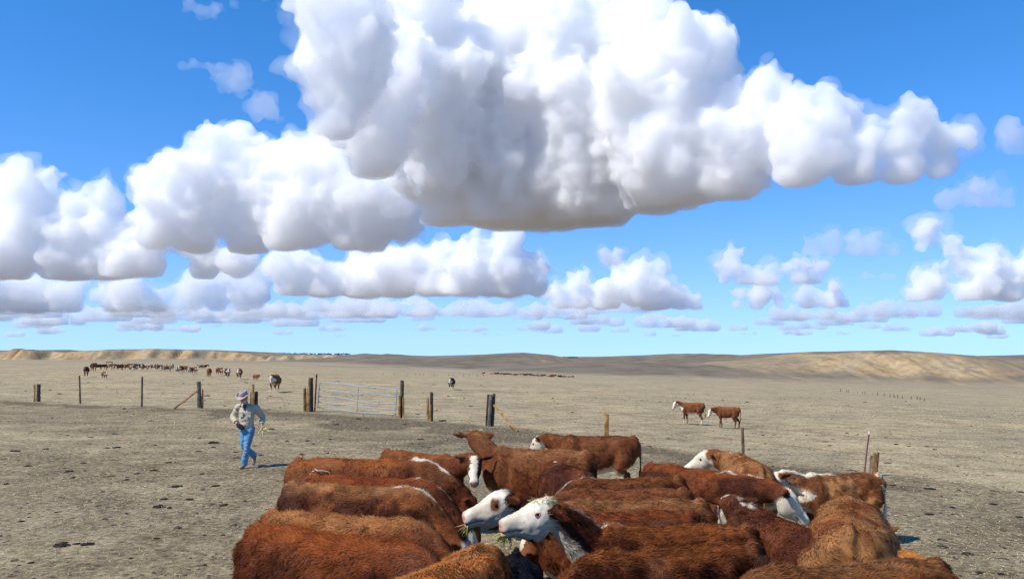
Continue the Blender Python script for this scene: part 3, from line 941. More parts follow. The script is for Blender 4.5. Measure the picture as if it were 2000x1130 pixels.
# back rank
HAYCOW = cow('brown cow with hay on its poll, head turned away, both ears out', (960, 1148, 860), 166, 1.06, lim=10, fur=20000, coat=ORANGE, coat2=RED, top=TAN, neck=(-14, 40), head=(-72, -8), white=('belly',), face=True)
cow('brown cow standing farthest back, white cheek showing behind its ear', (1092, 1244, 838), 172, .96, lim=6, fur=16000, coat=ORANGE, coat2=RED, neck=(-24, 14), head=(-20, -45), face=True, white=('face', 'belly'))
cow('small dark red calf wedged in the middle of the crowd', (1055, 1165, 888), 110, .95, fur=14000, coat=DARK, coat2=RED, fat=1.1, **DOWN)
# right rank, heads to the left
cow('red cow with bright white crest pointing left, rearmost of the right rank', (1110, 1340, 917), 184, .95, lim=6, fur=20000, coat=RED, coat2=DARK, top=SUN_TOP, white=('crest', 'belly', 'face'), **DOWN)
cow('red brown cow second in the right rank, curly back', (1095, 1350, 939), 183, .95, lim=6, fur=20000, coat=RED, coat2=ORANGE, top=SUN_TOP, **DOWN)
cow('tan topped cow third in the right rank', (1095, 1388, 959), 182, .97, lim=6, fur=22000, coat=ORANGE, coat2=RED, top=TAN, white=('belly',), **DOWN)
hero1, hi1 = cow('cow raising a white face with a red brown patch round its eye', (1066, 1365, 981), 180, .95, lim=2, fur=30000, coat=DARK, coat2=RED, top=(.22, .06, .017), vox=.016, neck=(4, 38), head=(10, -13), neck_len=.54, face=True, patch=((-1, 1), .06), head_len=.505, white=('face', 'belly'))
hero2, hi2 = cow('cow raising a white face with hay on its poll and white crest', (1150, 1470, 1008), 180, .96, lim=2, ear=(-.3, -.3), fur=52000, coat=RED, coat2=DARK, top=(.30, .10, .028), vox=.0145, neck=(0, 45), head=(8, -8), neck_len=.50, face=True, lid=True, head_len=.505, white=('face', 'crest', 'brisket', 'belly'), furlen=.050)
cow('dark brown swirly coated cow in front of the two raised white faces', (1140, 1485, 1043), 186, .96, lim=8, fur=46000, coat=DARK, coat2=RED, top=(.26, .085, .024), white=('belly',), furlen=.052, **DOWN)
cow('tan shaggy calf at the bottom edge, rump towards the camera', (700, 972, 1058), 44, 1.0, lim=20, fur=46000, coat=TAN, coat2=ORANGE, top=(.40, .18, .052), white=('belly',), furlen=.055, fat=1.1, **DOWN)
# right side
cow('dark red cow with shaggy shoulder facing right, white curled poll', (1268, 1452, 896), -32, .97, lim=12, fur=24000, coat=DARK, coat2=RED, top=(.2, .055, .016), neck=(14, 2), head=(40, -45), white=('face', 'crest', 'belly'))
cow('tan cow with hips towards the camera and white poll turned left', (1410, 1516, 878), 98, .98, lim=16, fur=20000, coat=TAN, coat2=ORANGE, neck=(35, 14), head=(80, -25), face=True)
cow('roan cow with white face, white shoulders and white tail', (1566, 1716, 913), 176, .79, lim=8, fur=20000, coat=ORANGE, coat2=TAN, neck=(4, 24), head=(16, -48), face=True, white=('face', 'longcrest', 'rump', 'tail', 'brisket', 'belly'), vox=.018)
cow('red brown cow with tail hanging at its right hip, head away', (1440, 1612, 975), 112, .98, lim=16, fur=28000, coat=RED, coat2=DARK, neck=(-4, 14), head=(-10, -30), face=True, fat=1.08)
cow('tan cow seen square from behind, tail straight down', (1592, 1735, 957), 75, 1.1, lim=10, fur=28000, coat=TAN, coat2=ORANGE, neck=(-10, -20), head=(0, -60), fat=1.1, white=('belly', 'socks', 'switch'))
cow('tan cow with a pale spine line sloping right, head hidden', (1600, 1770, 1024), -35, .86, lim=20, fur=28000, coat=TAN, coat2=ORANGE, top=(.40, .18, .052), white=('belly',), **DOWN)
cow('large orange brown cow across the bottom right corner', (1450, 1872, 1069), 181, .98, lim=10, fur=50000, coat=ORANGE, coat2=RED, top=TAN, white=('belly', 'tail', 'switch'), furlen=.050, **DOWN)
cow('black calf with dirty white face low under the raised heads', (930, 1060, 1070), 262, .84, fur=16000, coat=BLACK, coat2=BLACK, neck=(0, -28), head=(-8, -58), face=True, white=('face',), name='calf')
# calves out on the pasture
CG = 'two calves standing on the open pasture'
def stand(px, py, hpx): # ground point, withers height in metres for a pixel height
    g = on_ground(px, py)
    return g, hpx / F * g[1]
for lab, px, py, hpx, hdg, nk, hd_, wh, stv in (
    ('left one of two white faced calves on the pasture, white lower legs', 1352, 829, 42, 148, (22, 26), (66, -46), ('face', 'belly', 'socks', 'brisket'), .07),
    ('right one of two white faced calves on the pasture, all brown legs', 1421, 836, 41, 152, (28, 4), (64, -52), ('face',), -.10)):
    g, hh = stand(px, py, hpx)
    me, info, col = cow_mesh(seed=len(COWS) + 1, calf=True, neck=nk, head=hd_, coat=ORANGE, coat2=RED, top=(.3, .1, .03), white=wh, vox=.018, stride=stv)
    root = empty('calf', g, math.radians(hdg))
    root.scale = (hh / 1.24 * .86, hh / 1.24 * .9, hh / 1.24)
    tag(root, lab, 'calf', CG)
    obj('body', me, None, root)
    fo_ = obj('fur', fur_mesh(me, info, col, 6000, length=.03), None, root); fo_['kind'] = 'stuff'
    face_parts(root, info)
    COWS.append((root, info))
print('cattle', time.time() - T0)

# ---------------------------------------------------------------- hay in mouths and on heads
def colour_mat(name, cols, rough=.8, spec=.2, island=True):
    """one colour per loose piece"""
    m, t, p = new_mat(name)
    g = N(t, 'ShaderNodeNewGeometry')
    r = ramp(t, g.outputs['Random Per Island'], [(i / max(1, len(cols) - 1), c) for i, c in enumerate(cols)])
    t.links.new(r.outputs[0], p.inputs['Base Color'])
    p.inputs['Roughness'].default_value = rough
    p.inputs['Specular IOR Level'].default_value = spec
    return m
HAY = colour_mat('alfalfa_hay', [(.10, .15, .03), (.30, .29, .07), (.06, .10, .02), (.45, .38, .13), (.18, .22, .05), (.36, .30, .12)])
STRAW = colour_mat('dry_straw', [(.58, .48, .28), (.38, .30, .17), (.66, .56, .36), (.28, .22, .125), (.50, .41, .22), (.20, .16, .09)])

def blades(n, fn, seed=0):
    """flat tapered blades; fn(rng) -> base point, direction, length, width"""
    r = np.random.default_rng(seed)
    V, Fc = [], []
    for i in range(n):
        p, d, L, w = fn(r)
        p = np.array(p, float); d = np.array(d, float); d /= np.linalg.norm(d) + 1e-9
        sd = np.cross(d, r.normal(size=3)); sd /= np.linalg.norm(sd) + 1e-9
        up = np.cross(sd, d)
        m = p + d * L * .55 + up * L * r.uniform(-.12, .12)
        t = p + d * L + up * L * r.uniform(-.3, .3)
        k = len(V)
        V += [p - sd * w / 2, p + sd * w / 2, m + sd * w * .45, m - sd * w * .45, t]
        Fc += [(k, k + 1, k + 2, k + 3), (k + 3, k + 2, k + 4)]
    return mesh_mixed('blades', V, Fc)

def w_of(root, p):
    M = Matrix.LocRotScale(root.location, root.rotation_euler, root.scale)
    return np.array(M @ Vector(p))

for (root, info), n, lab in (((hero1, hi1), 60, 'tuft of green hay hanging from the mouth of the patch eyed cow'), ((hero2, hi2), 95, 'larger tuft of green hay in the mouth of the white crested cow')):
    q = info
    c = q['poll'] + q['hd'] * .90 * q['L'] - q['hu'] * .105
    cw = w_of(root, c)
    hw = w_of(root, c + q['hd']) - cw; hw /= np.linalg.norm(hw)
    me = blades(n, lambda r: (r.normal(size=3) * .016, hw * r.uniform(.0, .7) + np.array((0, 0, -.75)) + r.normal(size=3) * .42, r.uniform(.05, .15), r.uniform(.006, .011)), seed=n)
    tag(obj('hay_tuft', me, HAY, loc=cw), lab, 'hay', 'hay in the mouths of the white faced cows')
for (root, info), n, sp, lab in (((hero2, hi2), 70, .07, 'loose hay scattered over the poll of the white faced cow'), (HAYCOW, 26, .05, 'few dry hay stems lying between the ears of the brown cow')):
    q = info
    c = q['poll'] + q['hd'] * .08 * q['L'] + q['hu'] * .12
    cw = w_of(root, c)
    dn = w_of(root, c + q['hd']) - cw; dn /= np.linalg.norm(dn)
    sdv = w_of(root, c + q['hs']) - cw; sdv /= np.linalg.norm(sdv)
    me = blades(n, lambda r: (dn * r.uniform(-.04, .14) + sdv * r.normal() * sp + np.array((0, 0, r.uniform(-.015, .012))), dn * r.normal() + sdv * r.normal() + np.array((0, 0, r.uniform(-.1, .5))), r.uniform(.05, .11), r.uniform(.004, .008)), seed=n)
    tag(obj('hay_wisp', me, HAY if n > 50 else STRAW, loc=cw), lab, 'hay', 'hay on the heads of the cattle')
# the healed brand: a raised pale ring on the hip
root, info = BRANDED
s = Soup()
th = np.linspace(.4, 5.2, 22)
def hide(x, y):
    bm_ = root.children[0].data
    return None
body = root.children[0].data
P_, N_ = verts_of(body)
def hide_at(x, z, sg):
    d = np.where((P_[:, 1] * sg > .05) & (N_[:, 1] * sg > -.1), (P_[:, 0] - x) ** 2 + (P_[:, 2] - z) ** 2, 9)
    i = int(np.argmin(d)); return P_[i] + N_[i] * .034
s.tube([hide_at(-.46 + .10 * math.cos(a), 1.08 + .07 * math.sin(a), -1) for a in th], .0065, k=6)
obj('brand_scar', s.mesh('brand_scar', True), noise_mat('scar_skin', (.45, .25, .15), (.6, .4, .26), 30), root)

# ---------------------------------------------------------------- the man
def man():
    g = on_ground(479, 913)
    M = empty('person', (g[0], g[1], g[2]))
    tag(M, 'person in a broad brimmed hat, khaki shirt and blue jeans walking towards the herd', 'person')
    M.rotation_euler = (0, 0, math.atan2(-g[0], g[1]) * .0)
    skin = noise_mat('weathered_skin', (.40, .17, .11), (.50, .24, .16), 14, rough=.6)
    shirtm = noise_mat('khaki_cotton', (.42, .365, .265), (.48, .42, .31), 5, rough=.9, spec=.1)
    jeanm = noise_mat('blue_denim', (.085, .20, .33), (.16, .31, .45), 7, rough=.9, spec=.1, stretch=(1, 1, .35))
    feltm = noise_mat('grey_felt', (.36, .29, .25), (.41, .335, .29), 6, rough=.95, spec=.05)
    bandm = noise_mat('dark_hat_band', (.16, .11, .10), (.2, .15, .13), 20)
    bootm = noise_mat('dusty_boot', (.16, .14, .11), (.27, .24, .19), 18, rough=.9)
    darkm = noise_mat('near_black', (.010, .011, .018), (.025, .027, .035), 20, rough=.7)
    hairm = noise_mat('grey_beard', (.36, .33, .30), (.60, .56, .52), 60, rough=.9)
    navym = noise_mat('navy_undershirt', (.02, .03, .06), (.035, .05, .09), 20)
    shL, shR = (-.20, .0, 1.40), (.20, .04, 1.385)          # as seen: L on the picture's left
    elL, elR = (-.345, .06, 1.165), (.335, .16, 1.15)
    haL, haR = (-.185, -.14, 1.045), (.37, -.04, .985)
    hipL, hipR = (-.085, .03, .93), (.105, .0, .93)
    knL, knR = (-.035, -.02, .50), (.065, -.10, .505)
    anL, anR = (.085, .34, .25), (-.012, -.06, .085)
    def limb(s, pts, rad, k=12, n=9, side=None):
        pr = np.array([(r, r) if not hasattr(r, '__len__') else r for r in rad], float)
        q = spline(pts, n)
        rr = np.stack([np.interp(np.linspace(0, len(rad) - 1, n), range(len(rad)), pr[:, i]) for i in (0, 1)], -1)
        s.tube(q, [tuple(x) for x in rr], k=k, side=side)
    # continuous body
    s = Soup()
    limb(s, [(.01, .0, .88), (.012, -.01, 1.05), (.008, -.01, 1.25), (0, 0, 1.40), (-.01, -.01, 1.47)], [(.155, .11), (.150, .12), (.165, .115), (.16, .10), (.06, .06)], k=18, n=12, side=(1, 0, 0))
    limb(s, [(-.008, .0, 1.42), (-.03, -.03, 1.52), (-.045, -.05, 1.58)], [.062, .058, .055], k=12)
    hc = np.array((-.052, -.07, 1.625))
    f = np.array((-.30, -.85, -.42)); f /= np.linalg.norm(f)           # the way the face points: down and to its right
    sd = np.cross(f, (0, 0, 1)); sd /= np.linalg.norm(sd)
    up = np.cross(sd, f)
    R = []
    for q, w, d in ((-.115, .028, .03), (-.10, .048, .055), (-.07, .062, .078), (-.035, .070, .09), (.0, .074, .096), (.04, .076, .098), (.08, .070, .09), (.105, .05, .065), (.118, .02, .03)):
        th = np.arange(16) * 2 * math.pi / 16
        R.append(hc + up * q + np.outer(np.cos(th) * w, sd) + np.outer(np.sin(th) * d, f) + f * (.012 if q < -.05 else 0))
    s.rings(R)
    s.tube([hc + f * .09 + up * .03, hc + f * .115 - up * .012, hc + f * .10 - up * .03], [.012, .018, .014], k=8)   # nose
    for sg in (-1, 1):
        s.tube([hc + sd * sg * .07 + up * .03, hc + sd * sg * .084 + up * .0, hc + sd * sg * .072 - up * .03], [(.012, .02), (.012, .026), (.008, .014)], k=8, side=sd)
    for sh, el, ha in ((shL, elL, haL), (shR, elR, haR)):
        limb(s, [sh, np.array(sh) * .5 + np.array(el) * .5, el], [.058, .048, .042], k=10)
        limb(s, [el, np.array(el) * .5 + np.array(ha) * .5, ha], [.042, .038, .030], k=10)
    # hands: palm, four bent fingers, thumb
    def hand(ha, d, nrm, curl):
        d = np.array(d, float); d /= np.linalg.norm(d)
        nrm = np.array(nrm, float); nrm -= d * (nrm @ d); nrm /= np.linalg.norm(nrm)
        w = np.cross(d, nrm)
        ha = np.array(ha)
        s.tube([ha - d * .01, ha + d * .04, ha + d * .085], [(.018, .027), (.018, .042), (.015, .04)], k=10, side=nrm)
        for i, (o, L) in enumerate(((-.031, .066), (-.010, .078), (.011, .074), (.031, .058))):
            b = ha + d * .08 + w * o
            c1 = b + (d * math.cos(curl * .5) + nrm * math.sin(curl * .5)) * L * .5
            c2 = c1 + (d * math.cos(curl * 1.3) + nrm * math.sin(curl * 1.3)) * L * .5
            s.tube([b - d * .015, b, c1, c2], [.0095, .0098, .009, .007], k=7)
        b = ha + d * .02 - w * .036
        s.tube([b, b - w * .022 + d * .03, b - w * .018 + d * .06 + nrm * .015], [.012, .011, .008], k=7)
    hand(haL, (.55, -.35, -.45), (.1, .9, -.3), 1.2)
    hand(haR, (.10, -.25, -.9), (-.5, -.7, .1), .9)
    for hip, kn, an in ((hipL, knL, anL), (hipR, knR, anR)):
        limb(s, [hip, np.array(hip) * .5 + np.array(kn) * .5, kn], [.085, .078, .056], k=12)
        limb(s, [kn, np.array(kn) * .5 + np.array(an) * .5, an], [.056, .055, .038], k=12)
    s.tube([anR, (-.02, -.10, .055), (-.03, -.2, .04)], [.04, .045, .03], k=8)
    s.tube([anL, (.088, .36, .18), (.09, .30, .10)], [.04, .045, .03], k=8)
    b = obj('body', remesh(s.mesh('body'), .0095, 2), skin, M)
    # beard and hair
    s = Soup()
    R = []
    for q, w, d in ((-.124, .022, .03), (-.11, .045, .058), (-.085, .060, .082), (-.055, .0685, .092), (-.035, .069, .085)):
        th = np.arange(18) * 2 * math.pi / 18
        R.append(hc + up * q + np.outer(np.cos(th) * (w + .006), sd) + np.outer(np.sin(th) * (d + .008), f) + f * .014)
    s.rings(R)
    me = remesh(s.mesh('beard'), .008, 1)
    P, Nn = verts_of(me)
    set_verts(me, P + Nn * (.006 * vnoise(P * 90))[:, None])
    obj('beard', me, hairm, M)
    s = Soup()
    R = []
    for q, w in ((-.06, .05), (-.03, .066), (.0, .076), (.03, .079), (.055, .078)):
        th = np.arange(16) * 2 * math.pi / 16
        R.append(hc + up * q - f * .028 + np.outer(np.cos(th) * w, sd) + np.outer(np.sin(th) * (w + .004), f))
    s.rings(R)
    obj('hair', remesh(s.mesh('hair'), .01, 1), hairm, M)
    for sg in (-1, 1):
        obj('eye', mesh_np('eye', EV * .011, EF), EYE, M, hc + f * .088 + sd * sg * .031 + up * .012)
    # hat: pinched crown, curled brim, band
    hb = hc + up * .055 - f * .008
    hu2 = up * .96 + np.array((.10, 0, .12)); hu2 /= np.linalg.norm(hu2)
    hf = f - hu2 * (f @ hu2); hf /= np.linalg.norm(hf)
    hsd = np.cross(hf, hu2)
    k = 28
    th = np.arange(k) * 2 * math.pi / k
    prof = [(.185, .000), (.183, .007), (.15, .004), (.118, .008), (.101, .018), (.097, .055), (.093, .09), (.085, .115), (.066, .128), (.035, .121), (.006, .112)]
    R = []
    for i, (r_, h_) in enumerate(prof):
        x = np.cos(th) * r_ * (.90 if i > 3 else .95); y = np.sin(th) * r_ * (1.12 if i > 3 else 1.08)
        h = np.full(k, h_)
        if i < 3:
            h = h + .055 * np.abs(np.cos(th)) ** 2.2 * (r_ / .185) ** 2 - .028 * np.abs(np.sin(th)) ** 3 * (r_ / .185) ** 2
        if i >= 7:
            h = h - .026 * np.exp(-(x / .026) ** 2) * (1 if i > 7 else .5)
            x = x * (1 - .30 * np.clip(np.sin(th), 0, 1) ** 2)
        R.append(hb + np.outer(x, hsd) + np.outer(y, hf) + np.outer(h, hu2))
    R = np.array(R)
    s = Soup(); s.rings(R)
    hat = obj('hat', s.mesh('hat', True), feltm, M)
    s = Soup()
    R = [hb + np.outer(np.cos(th) * r_ * .90, hsd) + np.outer(np.sin(th) * r_ * 1.12, hf) + hu2 * h_ for r_, h_ in ((.101, .020), (.1035, .022), (.1015, .040), (.098, .042))]
    s.rings(R)
    obj('hat_band', s.mesh('hat_band', True), bandm, hat)
    # shirt: torso, sleeves, collar, pockets
    s = Soup()
    limb(s, [(.005, .0, .945), (.006, -.008, 1.03), (.008, -.015, 1.16), (.002, -.01, 1.30), (0, .0, 1.405), (-.008, 0, 1.455)], [(.178, .132), (.172, .14), (.178, .136), (.19, .13), (.165, .11), (.08, .078)], k=20, n=14, side=(1, 0, 0))
    for sh, el, ha in ((shL, elL, haL), (shR, elR, haR)):
        sh, el, ha = map(np.array, (sh, el, ha))
        wr = el + (ha - el) * .86
        limb(s, [sh * .75 + np.array((0, 0, 1.39)) * .25, sh, sh * .5 + el * .5, el, el * .5 + wr * .5, wr], [.086, .088, .082, .078, .068, .054], k=14, n=13)
    me = remesh(s.mesh('shirt'), .011, 7)
    P, Nn = verts_of(me)
    fold = vnoise(P * np.array((7, 7, 16)) + 2) * .010 + np.abs(vnoise(P * np.array((14, 14, 20)) + 7)) * .010 - .005
    hem = .0 * P[:, 0]
    # open neck in front, loose hem
    set_verts(me, P + Nn * fold[:, None])
    shirt = obj('shirt', me, shirtm, M)
    for sg, c in ((-1, (-.085, -.155, 1.245)), (1, (.095, -.15, 1.235))):
        s = Soup(); s.box((0, 0, 0), (.105, .02, .11)); s.box((0, -.006, .048), (.112, .02, .036))
        p = obj('pocket', s.mesh('pocket'), shirtm, shirt, c); p.rotation_euler = (-.08, 0, .15 * sg)
        m_ = p.modifiers.new('b', 'BEVEL'); m_.width = .006; m_.segments = 2
    for i in range(5):
        s = Soup(); c = np.array((.004, -.166 + .012 * abs(i - 2), 1.33 - i * .075)); s.tube([c, c + np.array((0, -.006, 0))], .007, k=8)
        obj('button', s.mesh('button'), bandm, shirt)
    for sg in (-1, 1):
        s = Soup()
        s.tube(spline([(sg * .07 - .01, .05, 1.485), (sg * .085 - .01, -.02, 1.475), (sg * .055 - .012, -.10, 1.445), (sg * .055 - .012, -.13, 1.395)], 8), [(.006, .022), (.006, .024), (.006, .026), (.006, .028), (.006, .028), (.006, .026), (.006, .02), (.005, .008)], k=8)
        obj('collar', s.mesh('collar', True), shirtm, shirt)
    s = Soup(); s.tube([(-.012, -.075, 1.45), (-.012, -.118, 1.40), (-.010, -.14, 1.345)], [(.03, .045), (.02, .035), (.008, .012)], k=8, side=(0, 1, 0))
    obj('undershirt', s.mesh('undershirt', True), navym, M)
    # jeans
    s = Soup()
    limb(s, [(.008, .0, 1.0), (.008, .0, .93), (.01, .01, .86), (.01, .015, .82)], [(.165, .118), (.175, .132), (.172, .135), (.12, .10)], k=18, n=7, side=(1, 0, 0))
    for hip, kn, an in ((hipL, knL, anL), (hipR, knR, anR)):
        hip, kn, an = map(np.array, (hip, kn, an))
        limb(s, [hip + np.array((0, 0, .02)), hip * .55 + kn * .45, kn, kn * .5 + an * .5, an + (an - kn) * .02], [.108, .098, .078, .076, .082], k=14, n=13)
    me = remesh(s.mesh('jeans'), .011, 3)
    P, Nn = verts_of(me)
    fold = vnoise(P * np.array((8, 8, 15)) + 5) * .009 + (np.abs(vnoise(P * np.array((12, 12, 30)) + 3)) - .4) * .012
    set_verts(me, P + Nn * fold[:, None])
    obj('jeans', me, jeanm, M)
    # boots
    for pts, rad in (([(-.012, -.06, .12), (-.014, -.065, .055), (-.022, -.13, .045), (-.034, -.21, .038), (-.038, -.245, .03)], [.05, (.048, .055), (.045, .043), (.048, .036), (.03, .022)]),
                     ([(.085, .34, .24), (.087, .375, .185), (.088, .355, .125), (.09, .31, .06), (.09, .285, .035)], [.05, (.05, .052), (.045, .043), (.046, .036), (.03, .022)])):
        s = Soup(); s.tube(pts, rad, k=12, side=(1, 0, 0))
        obj('boot', remesh(s.mesh('boot'), .01, 1), bootm, M)
    # crumpled near-black shape against the belt, hay in the other hand
    s = Soup()
    s.tube(spline([(-.165, -.185, 1.045), (-.105, -.195, .99), (-.04, -.185, .945), (.02, -.17, .93)], 8), [(.03, .02), (.045, .022), (.055, .024), (.06, .024), (.058, .022), (.05, .02), (.04, .016), (.02, .01)], k=10)
    me = remesh(s.mesh('cap'), .009, 1)
    P, Nn = verts_of(me); set_verts(me, P + Nn * (.008 * vnoise(P * 40))[:, None])
    me.transform(Matrix.Translation(M.location)); me.transform(Matrix.Translation(-M.location))
    tag(obj('belt_shape', me, darkm, loc=M.location), 'crumpled black shape at the belt of the walking person', 'belt_shape')
    hw = np.array(haR) + np.array((.02, -.04, -.085))
    me = blades(34, lambda r: (r.normal(size=3) * .012, np.array((r.uniform(-.3, 1.0), -.2, r.uniform(-1., .1))) + r.normal(size=3) * .15, r.uniform(.07, .2), r.uniform(.010, .02)), seed=4)
    tag(obj('straw_bunch', me, noise_mat('yellow_straw', (.62, .54, .16), (.72, .66, .34), 30), loc=np.array(M.location) + hw), 'small bunch of yellow straw hanging from the hand of the person', 'straw')
man()
print('man', time.time() - T0)

# ---------------------------------------------------------------- fence posts and gate
def wood(name, a, b, c):
    m, t, p = new_mat(name)
    tc = N(t, 'ShaderNodeTexCoord')
    mp = N(t, 'ShaderNodeMapping'); mp.inputs['Scale'].default_value = (26, 26, 1.6)
    t.links.new(tc.outputs['Object'], mp.inputs[0])
    n = N(t, 'ShaderNodeTexNoise', Scale=1.4, Detail=7, Roughness=.7); t.links.new(mp.outputs[0], n.inputs['Vector'])
    n2 = N(t, 'ShaderNodeTexNoise', Scale=3.2, Detail=3); t.links.new(tc.outputs['Object'], n2.inputs['Vector'])
    r = ramp(t, n.outputs[0], [(.32, a), (.5, b), (.68, c)])
    r2 = ramp(t, n2.outputs[0], [(.35, .45), (.6, 1.1)])
    t.links.new(mixc(t, .8, r.outputs[0], r2.outputs[0], 'MULTIPLY'), p.inputs['Base Color'])
    p.inputs['Roughness'].default_value = .9
    p.inputs['Specular IOR Level'].default_value = .15
    b_ = N(t, 'ShaderNodeBump', Strength=.9, Distance=.02); t.links.new(n.outputs[0], b_.inputs['Height']); t.links.new(b_.outputs[0], p.inputs['Normal'])
    return m
W_DARK = wood('charred_old_wood', (.026, .019, .014), (.085, .062, .045), (.19, .145, .105))
W_GREY = wood('grey_weathered_wood', (.055, .046, .036), (.16, .13, .10), (.29, .24, .185))
W_TAN = wood('split_yellow_wood', (.13, .068, .024), (.37, .205, .075), (.56, .36, .155))
W_BROWN = wood('brown_stake_wood', (.06, .04, .025), (.17, .11, .065), (.30, .21, .13))
RUST = noise_mat('rusty_red_steel', (.13, .045, .035), (.24, .095, .075), 12, rough=.8)
GALV = noise_mat('galvanised_tube', (.24, .31, .37), (.36, .43, .49), 10, rough=.45, metal=.35, spec=.5)
CAPM = noise_mat('pale_post_cap', (.6, .5, .47), (.7, .6, .56), 10)

def stick(p0, p1, w, d=None, seed=0, n=9, taper=.85, ragged=.05, k=9):
    """split or hewn timber from p0 to p1 with an uneven outline and a broken top"""
    r = np.random.default_rng(seed)
    p0, p1 = np.array(p0, float), np.array(p1, float)
    d = d or w
    ax = p1 - p0
    L = np.linalg.norm(ax); ax /= L
    u = np.array((1., 0, 0)) - ax * ax[0]; u /= np.linalg.norm(u)
    v = np.cross(ax, u)
    ph = r.uniform(0, 6.28)
    prof = 1 + r.uniform(-.16, .16, k)
    R = []
    for i in range(n + 1):
        t = i / n
        sc_ = 1 - (1 - taper) * t + r.uniform(-.05, .05)
        th = ph + np.arange(k) * 2 * math.pi / k
        c = p0 + ax * L * t + u * r.uniform(-.04, .04) * w + v * r.uniform(-.04, .04) * w
        ring = c + np.outer(np.cos(th) * w / 2 * sc_ * prof, u) + np.outer(np.sin(th) * d / 2 * sc_ * prof, v)
        if i == n: ring = ring + np.outer(r.uniform(-1, 1, k) * ragged, ax)
        R.append(ring)
    s = Soup(); s.rings(R)
    return s.mesh('timber')

def span(px, base, top, dx=0):
    g = on_ground(px, base)
    t = at_y(px + dx, top, g[1])
    return g, t
def fpost(label, parts, name='fence_post', group='posts of the pasture fence'):
    """parts: (part name, px, base y, top y, lean px, width px, material, depth offset)"""
    g0, _ = span(parts[0][1], parts[0][2], parts[0][3])
    root = empty(name, g0)
    tag(root, label, 'fence post', group)
    for i, (pn, px, by, ty, dx, wpx, mt, dy) in enumerate(parts):
        g, t = span(px, by, ty, dx)
        q = g[1] / F
        off = np.array((0, dy, 0))
        base = (g + off) - g0; base[2] = g[2] - g0[2] - .12
        if pn == 'brace':
            base[2] = 0
        obj(pn, stick(base, (t + off) - g0, wpx * q, wpx * q * (.45 if pn == 'plank' else .9), seed=int(px) + i, ragged=.03 if pn != 'brace' else .01), mt, root)
    return root

fpost('short squat post, light and dark halves, at far left of the fence', [('timber', 75, 784, 750, 1, 7.5, W_DARK, 0), ('plank', 69, 784, 750, 0, 4.5, W_TAN, -.06)])
fpost('thin brown stake between the squat post and the dark stake', [('timber', 157, 788, 733, -2, 3.4, W_BROWN, 0)])
fpost('thin almost black stake left of the braced grey post', [('timber', 277, 794, 735, 1, 4.2, W_DARK, 0)])
r_ = fpost('weathered grey post with a slanting brace on its left', [('timber', 390, 797, 745, -2, 9, W_GREY, 0), ('timber', 396.5, 797, 760, 0, 3.2, W_BROWN, -.05)])
g0 = np.array(r_.location)
a_, b_ = on_ground(339, 798), at_y(386, 762, on_ground(390, 797)[1])
obj('brace', stick(a_ - g0, b_ - g0, .13, .1, seed=3, ragged=.01), W_TAN, r_)
fpost('split yellow post directly behind the walking person', [('timber', 500, 798, 764, 0, 6.5, W_DARK, .04), ('plank', 495.5, 798, 750, 0, 6, W_TAN, -.08), ('plank', 490.5, 798, 766, 0, 3, W_BROWN, -.05)])
r_ = fpost('thick gatepost with charred top at the hinge side of the gate', [('timber', 607, 803.5, 738, 0, 10.5, W_DARK, .05), ('plank', 603, 804, 756, 1, 7, W_TAN, -.10), ('timber', 597.5, 803, 757, -1, 4.2, W_BROWN, -.04), ('plank', 594.6, 803, 758, 0, 2.6, W_TAN, -.10)], name='gate_post')
fpost('charred gatepost at the latch side, split orange below', [('timber', 784.5, 815, 743, 1, 8, W_DARK, .03), ('plank', 781, 815, 771, 0, 5.5, W_TAN, -.10), ('plank', 788.5, 815, 776, 0, 3.6, W_TAN, -.09)], name='gate_post')
fpost('paired light and dark post right of the gate', [('timber', 842, 822, 766, 1, 6.4, W_DARK, .03), ('plank', 836, 821, 775, -.5, 5, W_TAN, -.05), ('plank', 841, 822, 790, .5, 4, W_TAN, -.12)])
r_ = fpost('tall dark triple post with a pale brace on its right', [('timber', 961, 832, 769, 4, 7.4, W_DARK, .0), ('timber', 955, 832, 770, 4, 7.5, W_GREY, -.06), ('timber', 949.5, 831, 770, 4, 5, W_DARK, -.03)])
g0 = np.array(r_.location)
a_, b_ = on_ground(1011, 843), at_y(964, 790, on_ground(957, 832)[1])
obj('brace', stick(a_ - g0, b_ - g0, .10, .08, seed=13, ragged=.01), W_TAN, r_)
fpost('tan round stub of post behind the farthest standing cow', [('timber', 1184.5, 857, 808, .5, 9.5, W_TAN, 0)])
fpost('thin stake standing alone behind the tan cow', [('timber', 1452, 893, 835, -2, 5.6, W_BROWN, 0)])
fpost('broad slanted grey slab post at the right end', [('plank', 1704, 930, 884, 6, 13, W_TAN, -.03), ('timber', 1710, 930, 884, 6, 5, W_DARK, .02), ('timber', 1699, 930, 890, 5, 9, W_GREY, .01)])
def tpost(label, px, by, ty, dx):
    g, t = span(px, by, ty, dx)
    root = empty('steel_post', g)
    tag(root, label, 'steel post', 'steel fence stakes')
    e = t - g; q = g[1] / F
    s = Soup(); w = 1.5 * q
    s.tube([(0, 0, -.1), e * .5 + 0, e], [(w, w * .35)] * 3, k=6); s.tube([(0, w, -.1), e * .5 + np.array((0, w, 0)), e + np.array((0, w, 0))], [(w * .3, w)] * 3, k=6)
    obj('shaft', s.mesh('shaft'), RUST, root)
    s = Soup(); s.tube([e * .93, e * 1.005], [w * 1.15, w * 1.15], k=8)
    obj('cap', s.mesh('cap'), CAPM if px > 1000 else W_DARK, root)
tpost('rusty red steel stake beside the hinge end of the gate', 614.5, 803, 731, 4)
tpost('leaning rusty steel stake with a pale tip beside the slab post', 1687, 926, 842, 11)

